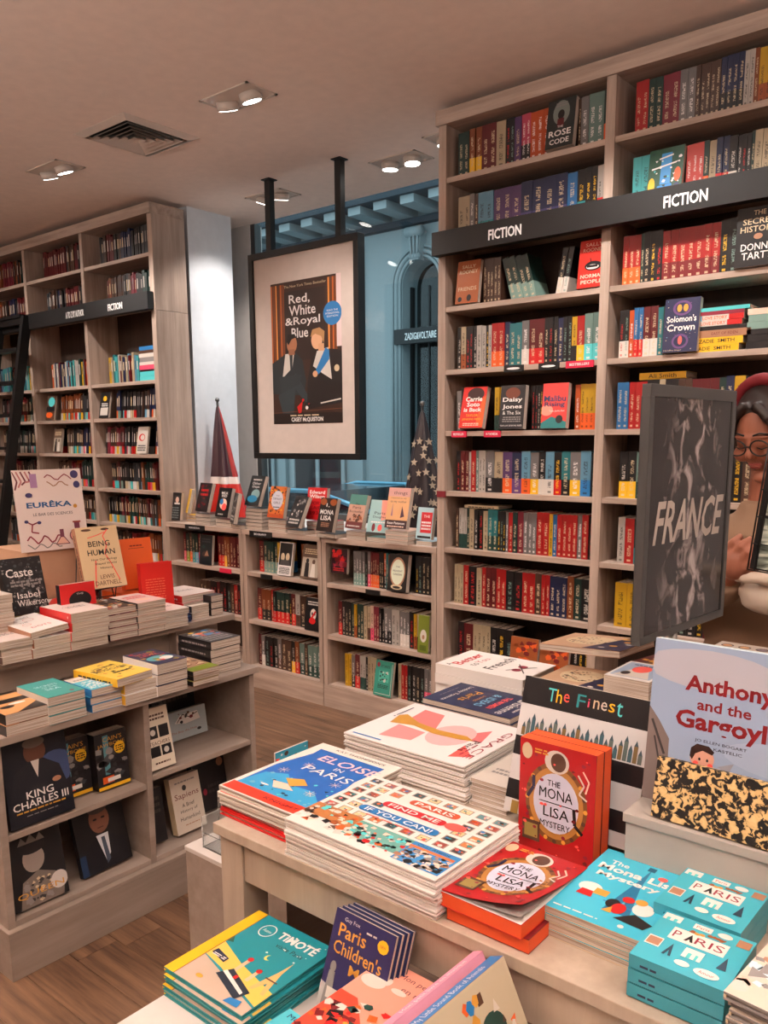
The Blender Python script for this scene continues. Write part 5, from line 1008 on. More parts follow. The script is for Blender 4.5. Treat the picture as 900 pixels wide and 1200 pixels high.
def a_pug(p): p.rect(0, 0, 1, 1, (186, 150, 120)).ell(.42, .55, .3, .3, 'c').scatter(60, .2, .3, .65, .8, ['n', 'k', 'a'], .003, 3, 'dot').poly([(.55, 0), (1, 0), (1, 1), (.75, 1)], (30, 36, 66)).ell(.8, .3, .05, .04, 'h').ell(.85, .6, .05, .04, 'h').ell(.75, .8, .05, .04, 'h').ell(.72, .15, .04, .03, 'w').ell(.92, .45, .04, .03, 'w')
def a_food(p): p.rect(0, 0, 1, 1, (96, 40, 40)).ell(.5, .5, .3, .25, 'h').ell(.3, .7, .15, .1, 'a').rows(.5, .8, .95, .9, 2, 'c').scatter(20, .1, .1, .9, .9, ['o', 'n', 'h'], .012, 8)
def a_fig(p): p.rect(0, 0, 1, 1, (226, 218, 212)).rect(.06, .1, .94, .94, (150, 170, 196)).poly([(.1, .12), (.5, .9), (.9, .12)], 'w').ell(.5, .6, .2, .2, 'C').ell(.3, .3, .1, .1, 'k').rows(.2, .8, .8, .88, 1, 'b')
ze = stack('red edged copy of the blue picture book', 'front left corner of the table', 2, (-1.206, .960), tz, 0, .222, .286, .0108, 'r', None, 'w', hard=True, name='picture_book', jit=.003)
stack('large blue and red picture book', 'at the front left corner of the table', 3, (-1.208, .958), ze, 0, .222, .288, .0108, 'w', a_eloise, 'w', hard=True, name='picture_book', jit=.003)
# two copies in that pile show red edges
q = Print(.2, .01)
stack('large white picture book of little windows', 'next to the blue and red one', 7, (-.992, .925), tz, -.005, .325, .238, .0088, 'W', a_findme, 'W', hard=True, name='picture_book', jit=.003)
def a_mystery(p):
    p.rect(0, 0, 1, 1, (172, 24, 28)).ell(.5, .5, .41, .35, (120, 76, 36), 28).ell(.5, .5, .36, .31, (176, 122, 60), 28).ell(.5, .5, .3, .26, (206, 206, 226), 28); r = random.Random(3)
    for k in range(20): p.ell(.5+.385*math.cos(k*.314), .5+.33*math.sin(k*.314), .028, .02, ('h', 'n')[k % 2], 8)
    p.ell(.5, .86, .16, .1, 'w').ell(.52, .86, .1, .08, 'n').ell(.1, .9, .07, .07, 'c').rows(.2, .9, .4, .95, 2, 'h').line([(.78, .8), (.86, .72), (.8, .64), (.9, .6)], .003, 'w').line([(.84, .84), (.92, .76), (.88, .66)], .003, 'i').line([(.12, .5), (.2, .6), (.2, .7)], .006, (40, 36, 66)).line([(.86, .3), (.76, .36), (.74, .5)], .006, 'k').line([(.28, .5), (.72, .5)], .0015, 'k').rect(.06, .12, .3, .3, 'n').rect(.09, .15, .27, .27, (150, 130, 70))
    p.txt('THE', .47, .67, .17, .05, 'k').txt('MONA', .5, .58, .44, .09, 'k').txt('LISA', .51, .42, .34, .09, 'k').txt('MYSTERY', .5, .31, .4, .055, 'k').scatter(30, .04, .04, .96, .96, ['C', 'm', 'R'], .003, 9, 'dot')
# two copies standing, one behind the other
for i, yy in enumerate((1.228, 1.258)):
    book(f"{'front' if i == 0 else 'rear'} standing copy of the red mystery paperback with orange page edges", (-.689, yy, TZ+.001), (math.radians(89.5), 0, -.01), .142, .205-.002*i, .028, 'R', a_mystery if i == 0 else None, 'o', group='red mystery paperbacks with orange edges', name='mystery_paperback')
M['orange_edge'] = plain('orange_page_edge', (226, 84, 34), .6)
zz = tz
lay = []
for i in range(2):
    lay.append(book(f"{'lower' if i == 0 else 'upper'} lying copy of the red mystery paperback with orange page edges", (-.660-.008*i, .936+.006*(1-i), zz), (0, 0, -.015 if i else .0), .14, .2, .0225, 'r' if i else 'R', None, 'o', group='red mystery paperbacks with orange edges', name='mystery_paperback')); zz += .023
# open curling cover of the upper copy, its white first page below
def curl(v, base): x_, y_ = v[0], v[1]; k = max(0, x_*.75+(.2-y_)*.55-.085)/.13; return (x_, y_, base+v[2]+.030*k*k)
q = MB(); nx, ny = 8, 10; w_, h_ = .14, .2
def grid(fn, c0, f=lambda u, v: False):
    g = MB()
    for i in range(nx):
        for j in range(ny):
            P4 = [fn((w_*(i+a)/nx, h_*(j+b_)/ny, 0)) for a, b_ in ((0, 0), (1, 0), (1, 1), (0, 1))]; g.face(P4, c0, 0, True)
    return g
top_ = lay[1]
for ch in list(top_.children):
    if ch.name.startswith('pages'): ch.data = ch.data.copy(); ch.data.materials[0] = M['orange_edge']
for r_ in [o for o in C.objects if o.name.startswith('mystery_paperback')]:
    for ch in r_.children:
        if ch.name.startswith('pages'): ch.data = ch.data.copy(); ch.data.materials[0] = M['orange_edge']
grid(lambda v: (v[0]*.995, v[1], .0229), col('W')).build('first_page', M['print'], top_)
grid(lambda v: (v[0]*.98, v[1]*.985+.001, .0231+.35*max(0, curl(v, 0)[2])), col((170, 168, 166))).build('second_page', M['print'], top_)
g = grid(lambda v: curl(v, .0235), col('r')); g.build('curled_cover', M['print'], top_)
p = Print(w_, h_); a_mystery(p)
# subdivide the print by clipping it to the curl: large shapes follow through a fine fan
def fine(p):
    out = []
    for pts, c, L_ in p.items:
        bm = bmesh.new(); bm.faces.new([bm.verts.new((x_, y_, 0)) for x_, y_ in pts])
        if max(abs(a[0]-b_[0]) for a in pts for b_ in pts) > .012 or max(abs(a[1]-b_[1]) for a in pts for b_ in pts) > .012:
            for k in range(1, 20): bmesh.ops.bisect_plane(bm, geom=bm.verts[:]+bm.edges[:]+bm.faces[:], plane_co=(0, h_*k/20, 0), plane_no=(0, 1, 0))
            for k in range(1, 14): bmesh.ops.bisect_plane(bm, geom=bm.verts[:]+bm.edges[:]+bm.faces[:], plane_co=(w_*k/14, 0, 0), plane_no=(1, 0, 0))
        for f in bm.faces: out.append(([(v.co.x, v.co.y) for v in f.verts], c, L_))
        bm.free()
    p.items = out; return p
link('cover_print', fine(p).data('cover_print', .0004, lambda v: curl(v, .0236)), top_)
def a_hutch(p):
    p.rect(0, 0, 1, 1, (62, 178, 206)).poly([(.45, .2), (.52, .6), (.56, .9), (.6, .6), (.72, .2), (.62, .2), (.58, .4), (.54, .2)], (32, 110, 150)).rect(.52, .86, .6, .92, (32, 90, 120)).line([(.4, .3), (.75, .3)], .003, 'B').txt('PAT HUTCHINS', .6, .96, .5, .035, 'b').txt('The', .25, .83, .2, .06, 'W', bold=.02).txt('Mona Lisa', .5, .74, .85, .09, 'W', bold=.03).txt('Mystery', .45, .62, .66, .09, 'W', bold=.03)
    p.ell(.2, .4, .12, .07, 'W').poly([(.12, .28), (.28, .28), (.26, .36), (.14, .36)], 'r').rect(.26, .34, .4, .42, 'h').ell(.5, .3, .07, .06, 'k').ell(.58, .26, .07, .07, 'r').poly([(.45, .18), (.55, .18), (.52, .26)], 'h').ell(.78, .34, .1, .08, 'W').poly([(.6, .14), (.75, .26), (.95, .2), (.9, .12)], 'k').ell(.6, .4, .06, .04, 'r').ell(.72, .42, .06, .04, 'h').ell(.72, .8, .05, .03, 'C').ell(.92, .82, .05, .03, 'h').rows(.04, .05, .5, .075, 1, 'W').ell(.72, .07, .03, .02, 'W')
zb = stack('pale turquoise paperback', 'right of the red mystery books', 4, (-.527, 1.0), tz, .0, .15, .215, .0107, 'c', a_hutch, 'T', name='picture_paperback', jit=.001)
def a_cards(p):
    p.rect(0, 0, 1, 1, (62, 170, 190)).rect(.2, .52, .8, .76, 'W').rect(.21, .53, .79, .75, (236, 230, 224)).txt('P', .27, .64, .08, .13, 'm').poly([(.36, .57), (.41, .72), (.46, .57), (.43, .57), (.41, .62), (.39, .57)], 'k').txt('RIS', .62, .64, .3, .13, 'm').scatter(12, .25, .76, .75, .82, ['h', 'O'], .003, 2, 'dot')
    p.rect(.02, .84, .22, .97, 'W').rect(.06, .84, .1, .9, 'T').rect(.14, .84, .18, .9, 'T').rect(.36, .85, .56, .95, 'W').txt('Paris', .46, .9, .14, .05, 'r').ell(.7, .9, .08, .05, 'W').rect(.84, .8, .98, .94, 'a').rect(.04, .28, .2, .46, 'W').rect(.05, .3, .19, .44, 'a').poly([(.26, .2), (.31, .44), (.36, .2), (.33, .2), (.31, .3), (.29, .2)], (34, 60, 80)).poly([(.8, .3), (.85, .54), (.9, .3)], (34, 60, 80)).rect(.44, .28, .64, .46, 'W').rect(.49, .28, .53, .38, 'T').rect(.57, .28, .6, .38, 'T').ell(.5, .16, .08, .05, 'W').ell(.76, .14, .13, .07, 'W').txt('Amour', .76, .14, .16, .05, 'r')
def a_cardside(p): p.rect(0, 0, 1, 1, (56, 130, 146))
for (P_, n_, lab_, rz_) in (((-.400, 1.082), 2, 'behind, against the white riser', -.03), ((-.378, .945), 3, 'at the front edge of the table', -.005)):
    zq = tz
    for i in range(n_+ (1 if n_ == 2 else 0)):
        nn = n_+(1 if n_ == 2 else 0); c_ = thing('card_box', f"turquoise PARIS card box, {('bottom', 'middle', 'top')[i]} one of the pile {lab_}", 'box', (P_[0]+.001*i, P_[1]-.001*i, zq), (0, 0, rz_), 'turquoise card boxes')
        if 'cardlid' not in _bk:
            _bk['cardlid'] = MB().box(.002, .118, .002, .123, .0, .004, lin((30, 70, 84))).box(0, .12, 0, .125, .0022, .0205, lin((58, 150, 168))).data('box_body', M['print']); pp = Print(.12, .125); a_cards(pp); _bk['cardp'] = pp.data('lid_print', .0205)
            pp = Print(.12, .02); pp.rows(.12, .35, .3, .65, 1, 'N'); _bk['cards'] = pp.data('side_print', 0, lambda v: (v[0], -v[2], v[1]))
        link('box_body', _bk['cardlid'], c_); link('side_print', _bk['cards'], c_); link('lid_print', _bk['cardp'], c_); zq += .0212
def a_pale(p): p.rect(0, 0, 1, 1, (214, 198, 182)).scatter(90, .02, .02, .98, .98, ['w', 'i', 'a', 'e', 'S'], .012, 13)
stack('pale illustrated hardback with curved pages', 'at the right edge of the picture', 9, (-.243, .90), tz, -.1, .16, .21, .0098, 'e', a_pale, 'c', hard=True, name='picture_book', jit=.005)
stack('white art book with a gilded tower', 'behind the blue and red picture books', 4, (-1.24, 1.655), tz, -R90, .275, .325, .0105, 'W', a_grace, 'W', hard=True, name='picture_book', jit=.004) if 0 else None
stack('white art book with a gold dress shape', 'in the pile behind front row', 8, (-1.18, 1.545), tz, -R90, .26, .317, .0088, 'W', a_grace, 'W', hard=True, name='picture_book', jit=.004)
stack('white lettered art book', 'in the small pile behind the crowded windows book', 6, (-.856, 1.30), tz, 0, .085, .16, .0085, 'W', lambda p: p.rect(0, 0, 1, 1, 'w').rows(.2, .3, .8, .5, 2, 'e'), 'W', name='picture_book')
stack('midnight blue paperback', 'behind the gold dress book', 6, (-1.175, 1.735), tz, -R90, .165, .25, .0135, 'N', a_parisienne, 'N', name='picture_book', jit=.002)
stack('white Better French hardback', 'at the back left of the table', 4, (-1.025, 1.785), tz, R90, .18, .27, .0262, 'W', a_french, 'W', hard=True, name='picture_book', jit=.003)
stack('colourful paperback', 'lying behind the black banded calendar', 2, (-.79, 1.47), tz, 0, .19, .15, .032, 'e', a_coloured, 'e', name='picture_book')
stack('thick cream edged book', 'right of the Better French pile', 5, (-.918, 1.655), tz, 0, .175, .17, .031, 'c', a_pug, 'c', name='picture_book')
book('patterned paperback with a navy stripe balanced on the cream edged pile', (-.985, 1.80, tz+5*.032+.032), (math.radians(0), math.radians(-5), -.12), .225, .16, .016, 'a', a_pug, name='picture_book')
book('dark red cookery paperback behind the navy striped one', (-.76, 1.80, tz+5*.032+.016), (0, 0, -.2), .13, .12, .02, 'R', a_food, name='picture_book')
stack('thick cream edged paperback with a small painting', 'left of the display panel pole', 3, (-.70, 1.50), RZ, 0, .12, .14, .035, 'w', a_fig, 'c', name='picture_book') if 0 else None
stack('thick cream edged paperback with a small painting', 'in front of the display panel pole', 2, (-.50-.14-.075, 1.585), RZ-.1245+.0, 0, .12, .14, .0, 'w') if 0 else None
stack('cream edged paperback with a small painting', 'beside the display panel pole', 3, (-.73, 1.63), tz+.0, 0, .1, .14, .07, 'w', a_fig, 'c', name='picture_book')
# black banded book leaning
def a_finest(p):
    p.rect(0, 0, 1, 1, 'w').rect(0, .76, 1, 1, 'k').rect(0, .38, 1, .54, 'k').rect(0, .1, 1, .18, 'k') if 0 else p.rect(0, 0, 1, 1, (206, 204, 204)).rect(0, .80, 1, 1, 'k').rect(0, .42, 1, .56, 'k').rect(0, .1, 1, .24, 'k')
    for i, (ch, cc) in enumerate(zip('The Finest', 'TyCwtPcwyT')):
        if ch != ' ': p.txt(ch, .24+.058*i, .9, (.014 if ch == 'i' else .045) if ch.islower() else .065, .06 if ch.islower() and ch not in 'ht' else .095, cc)
    for k in range(26):
        x_ = .04+.036*k; hh = .05+.09*((k*7) % 5)/5; p.rect(x_, .57, x_+.03, .58+hh, ((120, 96, 60), (90, 100, 96), (60, 90, 100))[k % 3]); p.L -= 1; p.poly([(x_, .58+hh), (x_+.03, .58+hh), (x_+.015, .62+hh)], (60, 80, 90)); p.L -= 1
    p.L += 2; p.poly([(.1, .27), (.16, .27), (.14, .39), (.12, .39)], 'p').ell(.13, .4, .015, .02, 'i').poly([(.22, .27), (.28, .27), (.27, .38), (.23, .38)], 'a').rect(.06, .0, .12, .09, (150, 120, 60)).rect(.16, .0, .2, .07, (90, 90, 90)).txt('Q', .25, .17, .04, .05, 'o')
book('tall white book with black bands and The Finest in coloured letters', (-.762, 1.292, TZ+.02), (math.radians(74), 0, -.03), .255, .255, .022, 'w', a_finest, 'k', name='picture_book')
for k in range(3): book(f"{('first', 'second', 'third')[k]} white book leaning behind the black banded one", (-.75+.004*k, 1.32+.026*k, TZ+.02), (math.radians(74), 0, -.03), .255, .235-.02*k, .02, 'w', None, 'k' if k == 0 else 'w', name='picture_book')
# gargoyle book on the riser with the patterned paper before it
def a_garg(p):
    p.rect(0, 0, 1, 1, (150, 168, 196)).ell(.3, .85, .35, .12, (178, 178, 190)).ell(.7, .4, .3, .1, (160, 176, 202)).poly([(0, 0), (.13, 0), (.12, .4), (.06, .5), (0, .58)], (120, 108, 104)).line([(.02, .5), (.1, .3)], .004, 'K').line([(.04, .4), (.1, .15)], .003, 'K')
    p.txt('Anthony', .40, .75, .44, .125, (130, 30, 36), bold=.03).txt('and the', .385, .645, .27, .065, (130, 30, 36), bold=.02).txt('Gargoyle', .41, .53, .53, .14, (130, 30, 36), bold=.03).txt('JO ELLEN BOGART', .385, .43, .26, .022, (60, 50, 60)).txt('MAJA KASTELIC', .38, .395, .23, .022, (60, 50, 60))
    fx, fy = .30, .33; p.ell(fx, fy, .062, .066, (214, 160, 140), 24).poly([(fx-.064, fy), (fx-.06, fy+.05), (fx-.03, fy+.08), (fx+.03, fy+.078), (fx+.06, fy+.05), (fx+.05, fy+.03), (fx, fy+.045), (fx-.035, fy+.02), (fx-.05, fy-.02)], (52, 34, 30))
    for ex in (-.012, .028): p.ell(fx+ex, fy-.008, .006, .009, 'k')
    for ex in (-.03, .045): p.ell(fx+ex, fy-.035, .014, .013, 'C')
    p.poly([(fx+.08, fy-.03), (fx+.16, fy+.01), (fx+.14, fy-.05)], (150, 150, 160))
gb = book('large pale blue picture book Anthony and the Gargoyle on the white riser', (-.488, 1.262, RZ+.012), (math.radians(84), 0, -.03), .30, .262, .016, 'S', a_garg, 'w', hard=True, name='picture_book')
tp = thing('notebook', 'cream notebook with black engraved country scenes leaning on the gargoyle book', 'notebook', (-.458, 1.222, RZ+.001), (math.radians(80), 0, -.03))
MB().box(0, .30, 0, .095, 0, .012).build('cover', M['toile'], tp); MB().box(.3002, .303, 0, .095, .0, .012).build('spine', M['toile'], tp)
# board with round pictures and a black booklet on the riser
def a_hex(p):
    p.rect(0, 0, 1, 1, (204, 192, 182))
    for j in range(4):
        for i in range(6): cx, cy = .1+.16*i+(.08 if j % 2 else 0), .85-.16*j; p.ell(cx, cy, .06, .065, (60, 44, 40), 12); p.ell(cx, cy, .045, .045, ((196, 140, 96), (214, 160, 110), (130, 110, 120))[(i+j) % 3], 10)
    p.txt('MENU', .4, .2, .3, .07, (50, 60, 90)).rows(.1, .06, .9, .12, 1, 'e')
def a_gr(p): p.rect(0, 0, 1, 1, (26, 24, 28)).txt('Grands', .45, .86, .6, .12, 'W', slant=.3).poly([(.4, .95), (.5, .98), (.48, .93)], 'B').poly([(.55, .96), (.65, .98), (.62, .93)], 'r').rect(.7, .1, .95, .3, 'r')
stack('pale card with rows of round pictures', 'beside the woman', 8, (-.607, 1.77), tz, -.02, .24, .225, .0285, 'w', a_hex, 'w', hard=True, name='picture_book')
book('black folded booklet with white script in front of the round pictures', (-.60, 1.722, TZ+.003), (math.radians(82), 0, .02), .19, .235, .006, 'k', a_gr, name='picture_book')

# ------------------------------------------------------------------ low box in front of the table with children's books
LZ = .645
lo = thing('low_display_box', 'low white laminate box in front of the table, bottom edge of the picture', 'display box', (-1.075, .56, 0))
bx('body', 0, 1.35, 0, .33, 0, LZ-.016, M['grey'], lo); bx('top', -.004, 1.354, -.004, .334, LZ-.0158, LZ, M['white'], lo)
def a_tim(p):
    p.rect(0, 0, 1, 1, (32, 132, 144)).poly([(.0, .0), (1, 0), (1, .1), (.0, .34)], (190, 168, 150)).poly([(0, .34), (.4, .27), (1, .12), (1, .3), (.5, .4), (0, .56)], (232, 190, 90)).poly([(0, .5), (.2, .55), (.1, .66), (0, .62)], (40, 84, 66)).rect(-.0, 0, .13, 1, 'y').rect(.125, 0, .135, 1, (150, 90, 30)).txt('TiMOTÉ', .68, .87, .46, .12, 'W', bold=.03).txt('visite Paris', .7, .745, .32, .05, 'k')
    p.poly([(.78, .24), (.84, .5), (.86, .66), (.88, .5), (.96, .24), (.92, .24), (.87, .36), (.82, .24)], (226, 176, 110)).line([(.8, .4), (.94, .4)], .003, 'n').rect(.5, .3, .54, .46, 'c').ell(.52, .48, .03, .025, 'r').rect(.68, .28, .72, .4, 'c').ell(.7, .42, .03, .025, 'r').ell(.62, .58, .035, .035, (240, 214, 110)).ell(.635, .59, .03, .03, (32, 132, 144)).ell(.32, .83, .085, .085, 'W').ell(.32, .83, .075, .075, (32, 132, 144)).txt('Auzou', .32, .83, .1, .035, 'W').poly([(.16, .36), (.36, .32), (.36, .38), (.17, .42)], (30, 40, 66)).rows(.18, .345, .34, .38, 2, 'W')
    p.poly([(.42, .2), (.8, .08), (.85, .2), (.5, .32)], (36, 46, 60)).poly([(.45, .25), (.8, .14), (.8, .17), (.47, .28)], 'W').rect(.58, .24, .62, .28, 'r').poly([(.74, .02), (.9, .03), (.88, .1), (.76, .08)], 'B').scatter(12, .5, .62, .95, .98, ['W'], .002, 5, 'dot').ell(.34, .1, .04, .02, 'h')
stack('teal square picture book with yellow spine', 'front left of low box', 5, (-1.078, .725), LZ+.0005, .0, .192, .212, .0088, 't', a_tim, 'y', hard=True, name='picture_book', jit=.003)
def a_map(p):
    p.rect(0, 0, 1, 1, (46, 42, 84)).txt('Guy Fox', .3, .93, .26, .045, 'W').txt('Paris', .34, .83, .46, .12, 'h', bold=.01).txt("Children's", .48, .68, .8, .12, 'h', bold=.01).txt('Map', .6, .52, .4, .12, 'h', bold=.01).ell(.84, .86, .09, .06, 'y', 10).txt('NEW', .84, .86, .09, .025, 'm').rows(.55, .9, .72, .93, 1, 'w').poly([(0, 0), (1, 0), (1, .34), (.6, .42), (.3, .3), (0, .34)], (176, 172, 170)).line([(.1, .1), (.4, .25), (.8, .05)], .003, 'd').line([(.2, 0), (.5, .3), (.9, .3)], .003, 'd').poly([(.42, .3), (.7, .06), (.74, .1), (.46, .33)], 'B').poly([(.06, .1), (.22, .1), (.2, .46), (.1, .46)], (130, 126, 124)).ell(.15, .5, .05, .05, (130, 126, 124)).rect(.12, .22, .34, .32, 'w').ell(.86, .38, .06, .07, 'O')
for k in range(4): book(f"navy children's map booklet, {('front', 'second', 'third', 'rearmost')[k]} of four leaning copies", (-.842+.004*k, .842+.0085*k, LZ+.005), (math.radians(70), 0, -.03), .125, .172, .007, 'N' if k == 0 else 'b', a_map if k == 0 else None, group='navy map booklets leaning on the table apron', name='map_booklet')
def a_monsieur(p): p.rect(0, 0, 1, 1, (84, 190, 206)).txt('MONSIEUR FRED', .5, .93, .85, .06, 'b').txt('à Paris', .75, .84, .4, .07, 'P').rect(.5, .4, .95, .76, (170, 160, 160)).rect(.52, .66, .93, .7, 'k').rect(.56, .46, .64, .6, 'K').rect(.7, .46, .78, .6, 'K').rect(.84, .46, .92, .6, 'K').ell(.2, .5, .2, .2, 'l').ell(.25, .3, .15, .12, 'W').ell(.24, .4, .12, .08, 'r').scatter(40, .02, .02, .98, .35, ['l', 'o', 'g', 'y', 'w', 'T', 'k'], .01, 4).ell(.7, .3, .12, .12, 'B')
def a_redleaf(p): p.rect(0, 0, 1, 1, (196, 44, 34)).scatter(110, .02, .02, .98, .98, ['o', 'k', 'w', 'C', 'R', 'P', 'y'], .009, 21)
def a_petit(p): p.rect(0, 0, 1, 1, (226, 150, 130)).txt('Mon petit Paris', .58, .9, .6, .07, (90, 50, 60)).txt('en musique', .66, .78, .5, .07, (90, 50, 60)).poly([(.56, .1), (.66, .42), (.7, .66), (.74, .42), (.86, .1), (.78, .1), (.71, .3), (.64, .1)], (180, 70, 60)).ell(.15, .72, .13, .07, 'w').ell(.22, .78, .08, .06, 'w').ell(.42, .74, .08, .03, 'w').poly([(0, 0), (.5, 0), (.45, .3), (.2, .5), (0, .5)], (206, 70, 50)).scatter(60, .02, .02, .55, .5, ['r', 'k', 'w', 'o', 'g', 'R', 'h'], .008, 7)
def a_palace(p): p.rect(0, 0, 1, 1, (190, 176, 150)).txt('Palace', .75, .45, .55, .1, (50, 50, 70), -90).ell(.4, .35, .25, .2, 'O').ell(.35, .7, .12, .12, 'g').scatter(50, .1, .05, .8, .9, ['n', 'o', 'w', 'B', 'k', 'h'], .01, 9).ell(.5, .15, .3, .12, 'o')
def lowpile(px, z_): return onZ(px[0], px[1], z_)
P = onZ(305, 1190, .69); stack('blue picture book with a grey shop front', 'right of the teal square books', 4, (P.x-.01, P.y-.07, 0), LZ+.0005, .12, .19, .2, .0095, 'T', a_monsieur, 'w', hard=True, name='picture_book') if 0 else None
stack('blue picture book with a grey shop front', 'right of the teal square books', 2, (-.885, .64), LZ+.0005, -.1, .155, .17, .012, 'T', a_monsieur, 'w', hard=True, name='picture_book')
stack('pink picture book with a red tower', 'in the middle of the low box', 7, (-.765, .715), LZ+.0005, -.04, .17, .2, .0142, 'i', a_petit, 'i', hard=True, name='picture_book', jit=.002)
stack('red leaf patterned book', 'in front of the pink pile', 4, (-.83, .585), LZ+.0005, .0, .19, .12, .014, 'r', a_redleaf, 'r', hard=True, name='picture_book', jit=.002)
TH = math.radians(64)
book('pink board book with a long lettered spine leaning beside the blue spined one', (-.598, .712, LZ+.186), (0, TH, -.03), .2, .2, .017, (220, 150, 172), None, (220, 150, 172), hard=True, name='board_book', spine_art=turned(lambda p: p.rect(0, 0, 1, 1, (226, 150, 176)).txt('Mon petit livre en musique', .5, .5, .7, .6, 'W')))
book('brown illustrated board book with a blue spine, bottom centre', (-.572, .70, LZ+.188), (0, TH, -.03), .2, .215, .024, 'a', a_palace, 'B', hard=True, name='board_book', spine_art=turned(lambda p: p.rect(0, 0, 1, 1, 'B').txt('My Little Sound Book of Animals', .5, .5, .7, .6, 'W')))

# ------------------------------------------------------------------ display panel FRANCE
fa_d = math.radians(5.1); A0 = onY(744, 757, 1.5); Wp, Hp = .385, .492
fp = thing('display_sign', 'grey framed panel reading FRANCE on a steel pole', 'display panel', (A0.x, A0.y, 0), (0, 0, math.pi/2-fa_d))
# local x runs away from the camera, the printed face looks along local -y
zb_ = A0.z; q = MB(); b0 = .016
for a in ((0, Wp, zb_, zb_+b0), (0, Wp, zb_+Hp-b0*1.4, zb_+Hp), (0, b0, zb_+b0, zb_+Hp-b0*1.4), (Wp-b0, Wp, zb_+b0, zb_+Hp-b0*1.4)): q.box(a[0], a[1], -.0095, .009, a[2], a[3])
q.build('frame', M['pewter'], fp, .001)
MB().box(b0, Wp-b0, -.007, .007, zb_+b0, zb_+Hp-b0*1.4).build('photo_panel', M['cliff'], fp)

M['poster_grey'] = plain('lettering_grey', (190, 180, 172), .5)
fr = letters('FRANCE', .195, -.0076, zb_+.232, .30, .085, fp, 'poster_grey', name='lettering', bold=.02)
fr.data = fr.data.copy()
for v in fr.data.vertices: v.co.x += v.co.z*.22
q = MB(); q.tube([(.16, 0, TZ+.006), (.16, 0, zb_)], .009, 12); q.tube([(.16, 0, TZ+.02), (.16, 0, zb_-.05)], .014, 12); q.build('pole', M['steel'], fp)
MB().box(.12, .20, -.05, .05, TZ+.0005, TZ+.006).build('base_plate', M['steel'], fp)

# leaning postcard rack at the right edge
pr0 = onY(877, 667, 1.62); pk = thing('postcard_rack', 'tall leaning rack of landscape postcards behind dark wire, right edge', 'rack', (pr0.x, 1.62, RZ+.0005))
hz = pr0.z-RZ; Tm = Matrix.Rotation(math.radians(5.6), 4, 'Y')
def tb(n, x0, x1, y0, y1, z0, z1, mat): return MB().box(x0, x1, y0, y1, z0, z1, T=Matrix.Translation((0, 0, hz)) @ Tm).build(n, M[mat], pk)
for i in range(2):
    for j in range(3): tb('postcard', .014+.125*i, .13+.125*i, 0, .004, .004+.1*j, .098+.1*j, 'river')
tb('back_board', 0, .27, .006, .014, -.0, .34, 'black'); tb('header', .0, .27, -.004, .004, .305, .345, 'black')
q = MB(); R4 = Matrix.Translation((0, 0, hz)) @ Tm
for x_ in (.0, .012, .132, .262): q.tube([R4 @ Vector((x_, -.006, 0)), R4 @ Vector((x_, -.006, .305))], .0018, 6)
for k in range(7): q.tube([R4 @ Vector((0, -.006, .0+.05*k)), R4 @ Vector((.265, -.006, .0+.05*k))], .0014, 6)
q.build('wire_grid', M['black'], pk)
q = MB(); q.tube([(.14, .012, .012), (.14, .012, hz+.02)], .012, 10); q.build('pole', M['steel'], pk); MB().box(.04, .24, -.06, .09, 0, .012).build('base_plate', M['black'], pk)

# ------------------------------------------------------------------ the woman behind the table
Hc = onY(901, 508, 2.36)
pw_ = thing('person', 'woman with dark hair, red headband and glasses looking down, behind the table', 'person', (Hc.x, Hc.y, 0))
HZ = Hc.z; fr_ = Matrix.Translation((0, 0, HZ)) @ Matrix.Rotation(math.radians(-14), 4, 'Z') @ Matrix.Rotation(math.radians(20), 4, 'X')
def headshape(p_):
    x_, y_, z_ = p_.x, p_.y, p_.z
    if z_ < 0: k = 1-.42*(-z_)**1.4; x_ *= k; y_ = y_*(1-.25*(-z_)) - .12*(-z_)
    return Vector((x_, y_, z_))
b_ = MB()
def hb(c_, r_, fn=None, seg=16, rings=10):
    v0 = len(b_.v); b_.ball(c_, r_, seg, rings, fn=fn); b_.v[v0:] = [tuple(fr_ @ Vector(p_)) for p_ in b_.v[v0:]]
hb((0, 0, 0), (.074, .094, .118), headshape, 24, 18)
hb((0, -.097, -.022), (.012, .018, .016)); hb((0, -.088, .0), (.009, .014, .028)); hb((0, -.083, .022), (.05, .014, .008)); hb((0, -.064, -.096), (.022, .018, .016))
hb((0, -.076, -.056), (.022, .010, .005)); hb((0, -.074, -.064), (.019, .010, .006)); hb((.038, -.07, -.03), (.024, .02, .022)); hb((-.038, -.07, -.03), (.024, .02, .022))
for s_ in (-1, 1): hb((.074*s_, .008, -.01), (.01, .018, .03)); hb((.03*s_, -.079, .004), (.013, .012, .01))
sh = HZ-.245
b_.tube([(0, .03, HZ-.06), (0, .035, sh+.06), (0, .04, sh)], [.046, .05, .066], 14)
b_.ball((0, .03, sh-.03), (.17, .085, .06)); b_.ball((0, .04, sh-.2), (.15, .1, .2)); b_.ball((0, .04, sh-.42), (.145, .1, .16)); b_.ball((0, .04, sh-.55), (.165, .115, .14))
L0 = Vector((Hc.x, Hc.y, 0)); hand = onY(857, 668, 2.10)-L0
armL = [(-.17, .03, sh-.03), (-.225, -.02, sh-.26), tuple(hand+Vector((-.03, .045, -.05))), tuple(hand)]
armR = [(.17, .03, sh-.03), (.22, -.0, sh-.27), (.17, -.10, sh-.48), (.15, -.16, sh-.55)]
for A_ in (armL, armR): b_.tube(A_, [.052, .042, .03, .026], 12); b_.ball(A_[1], .044, 12, 8)
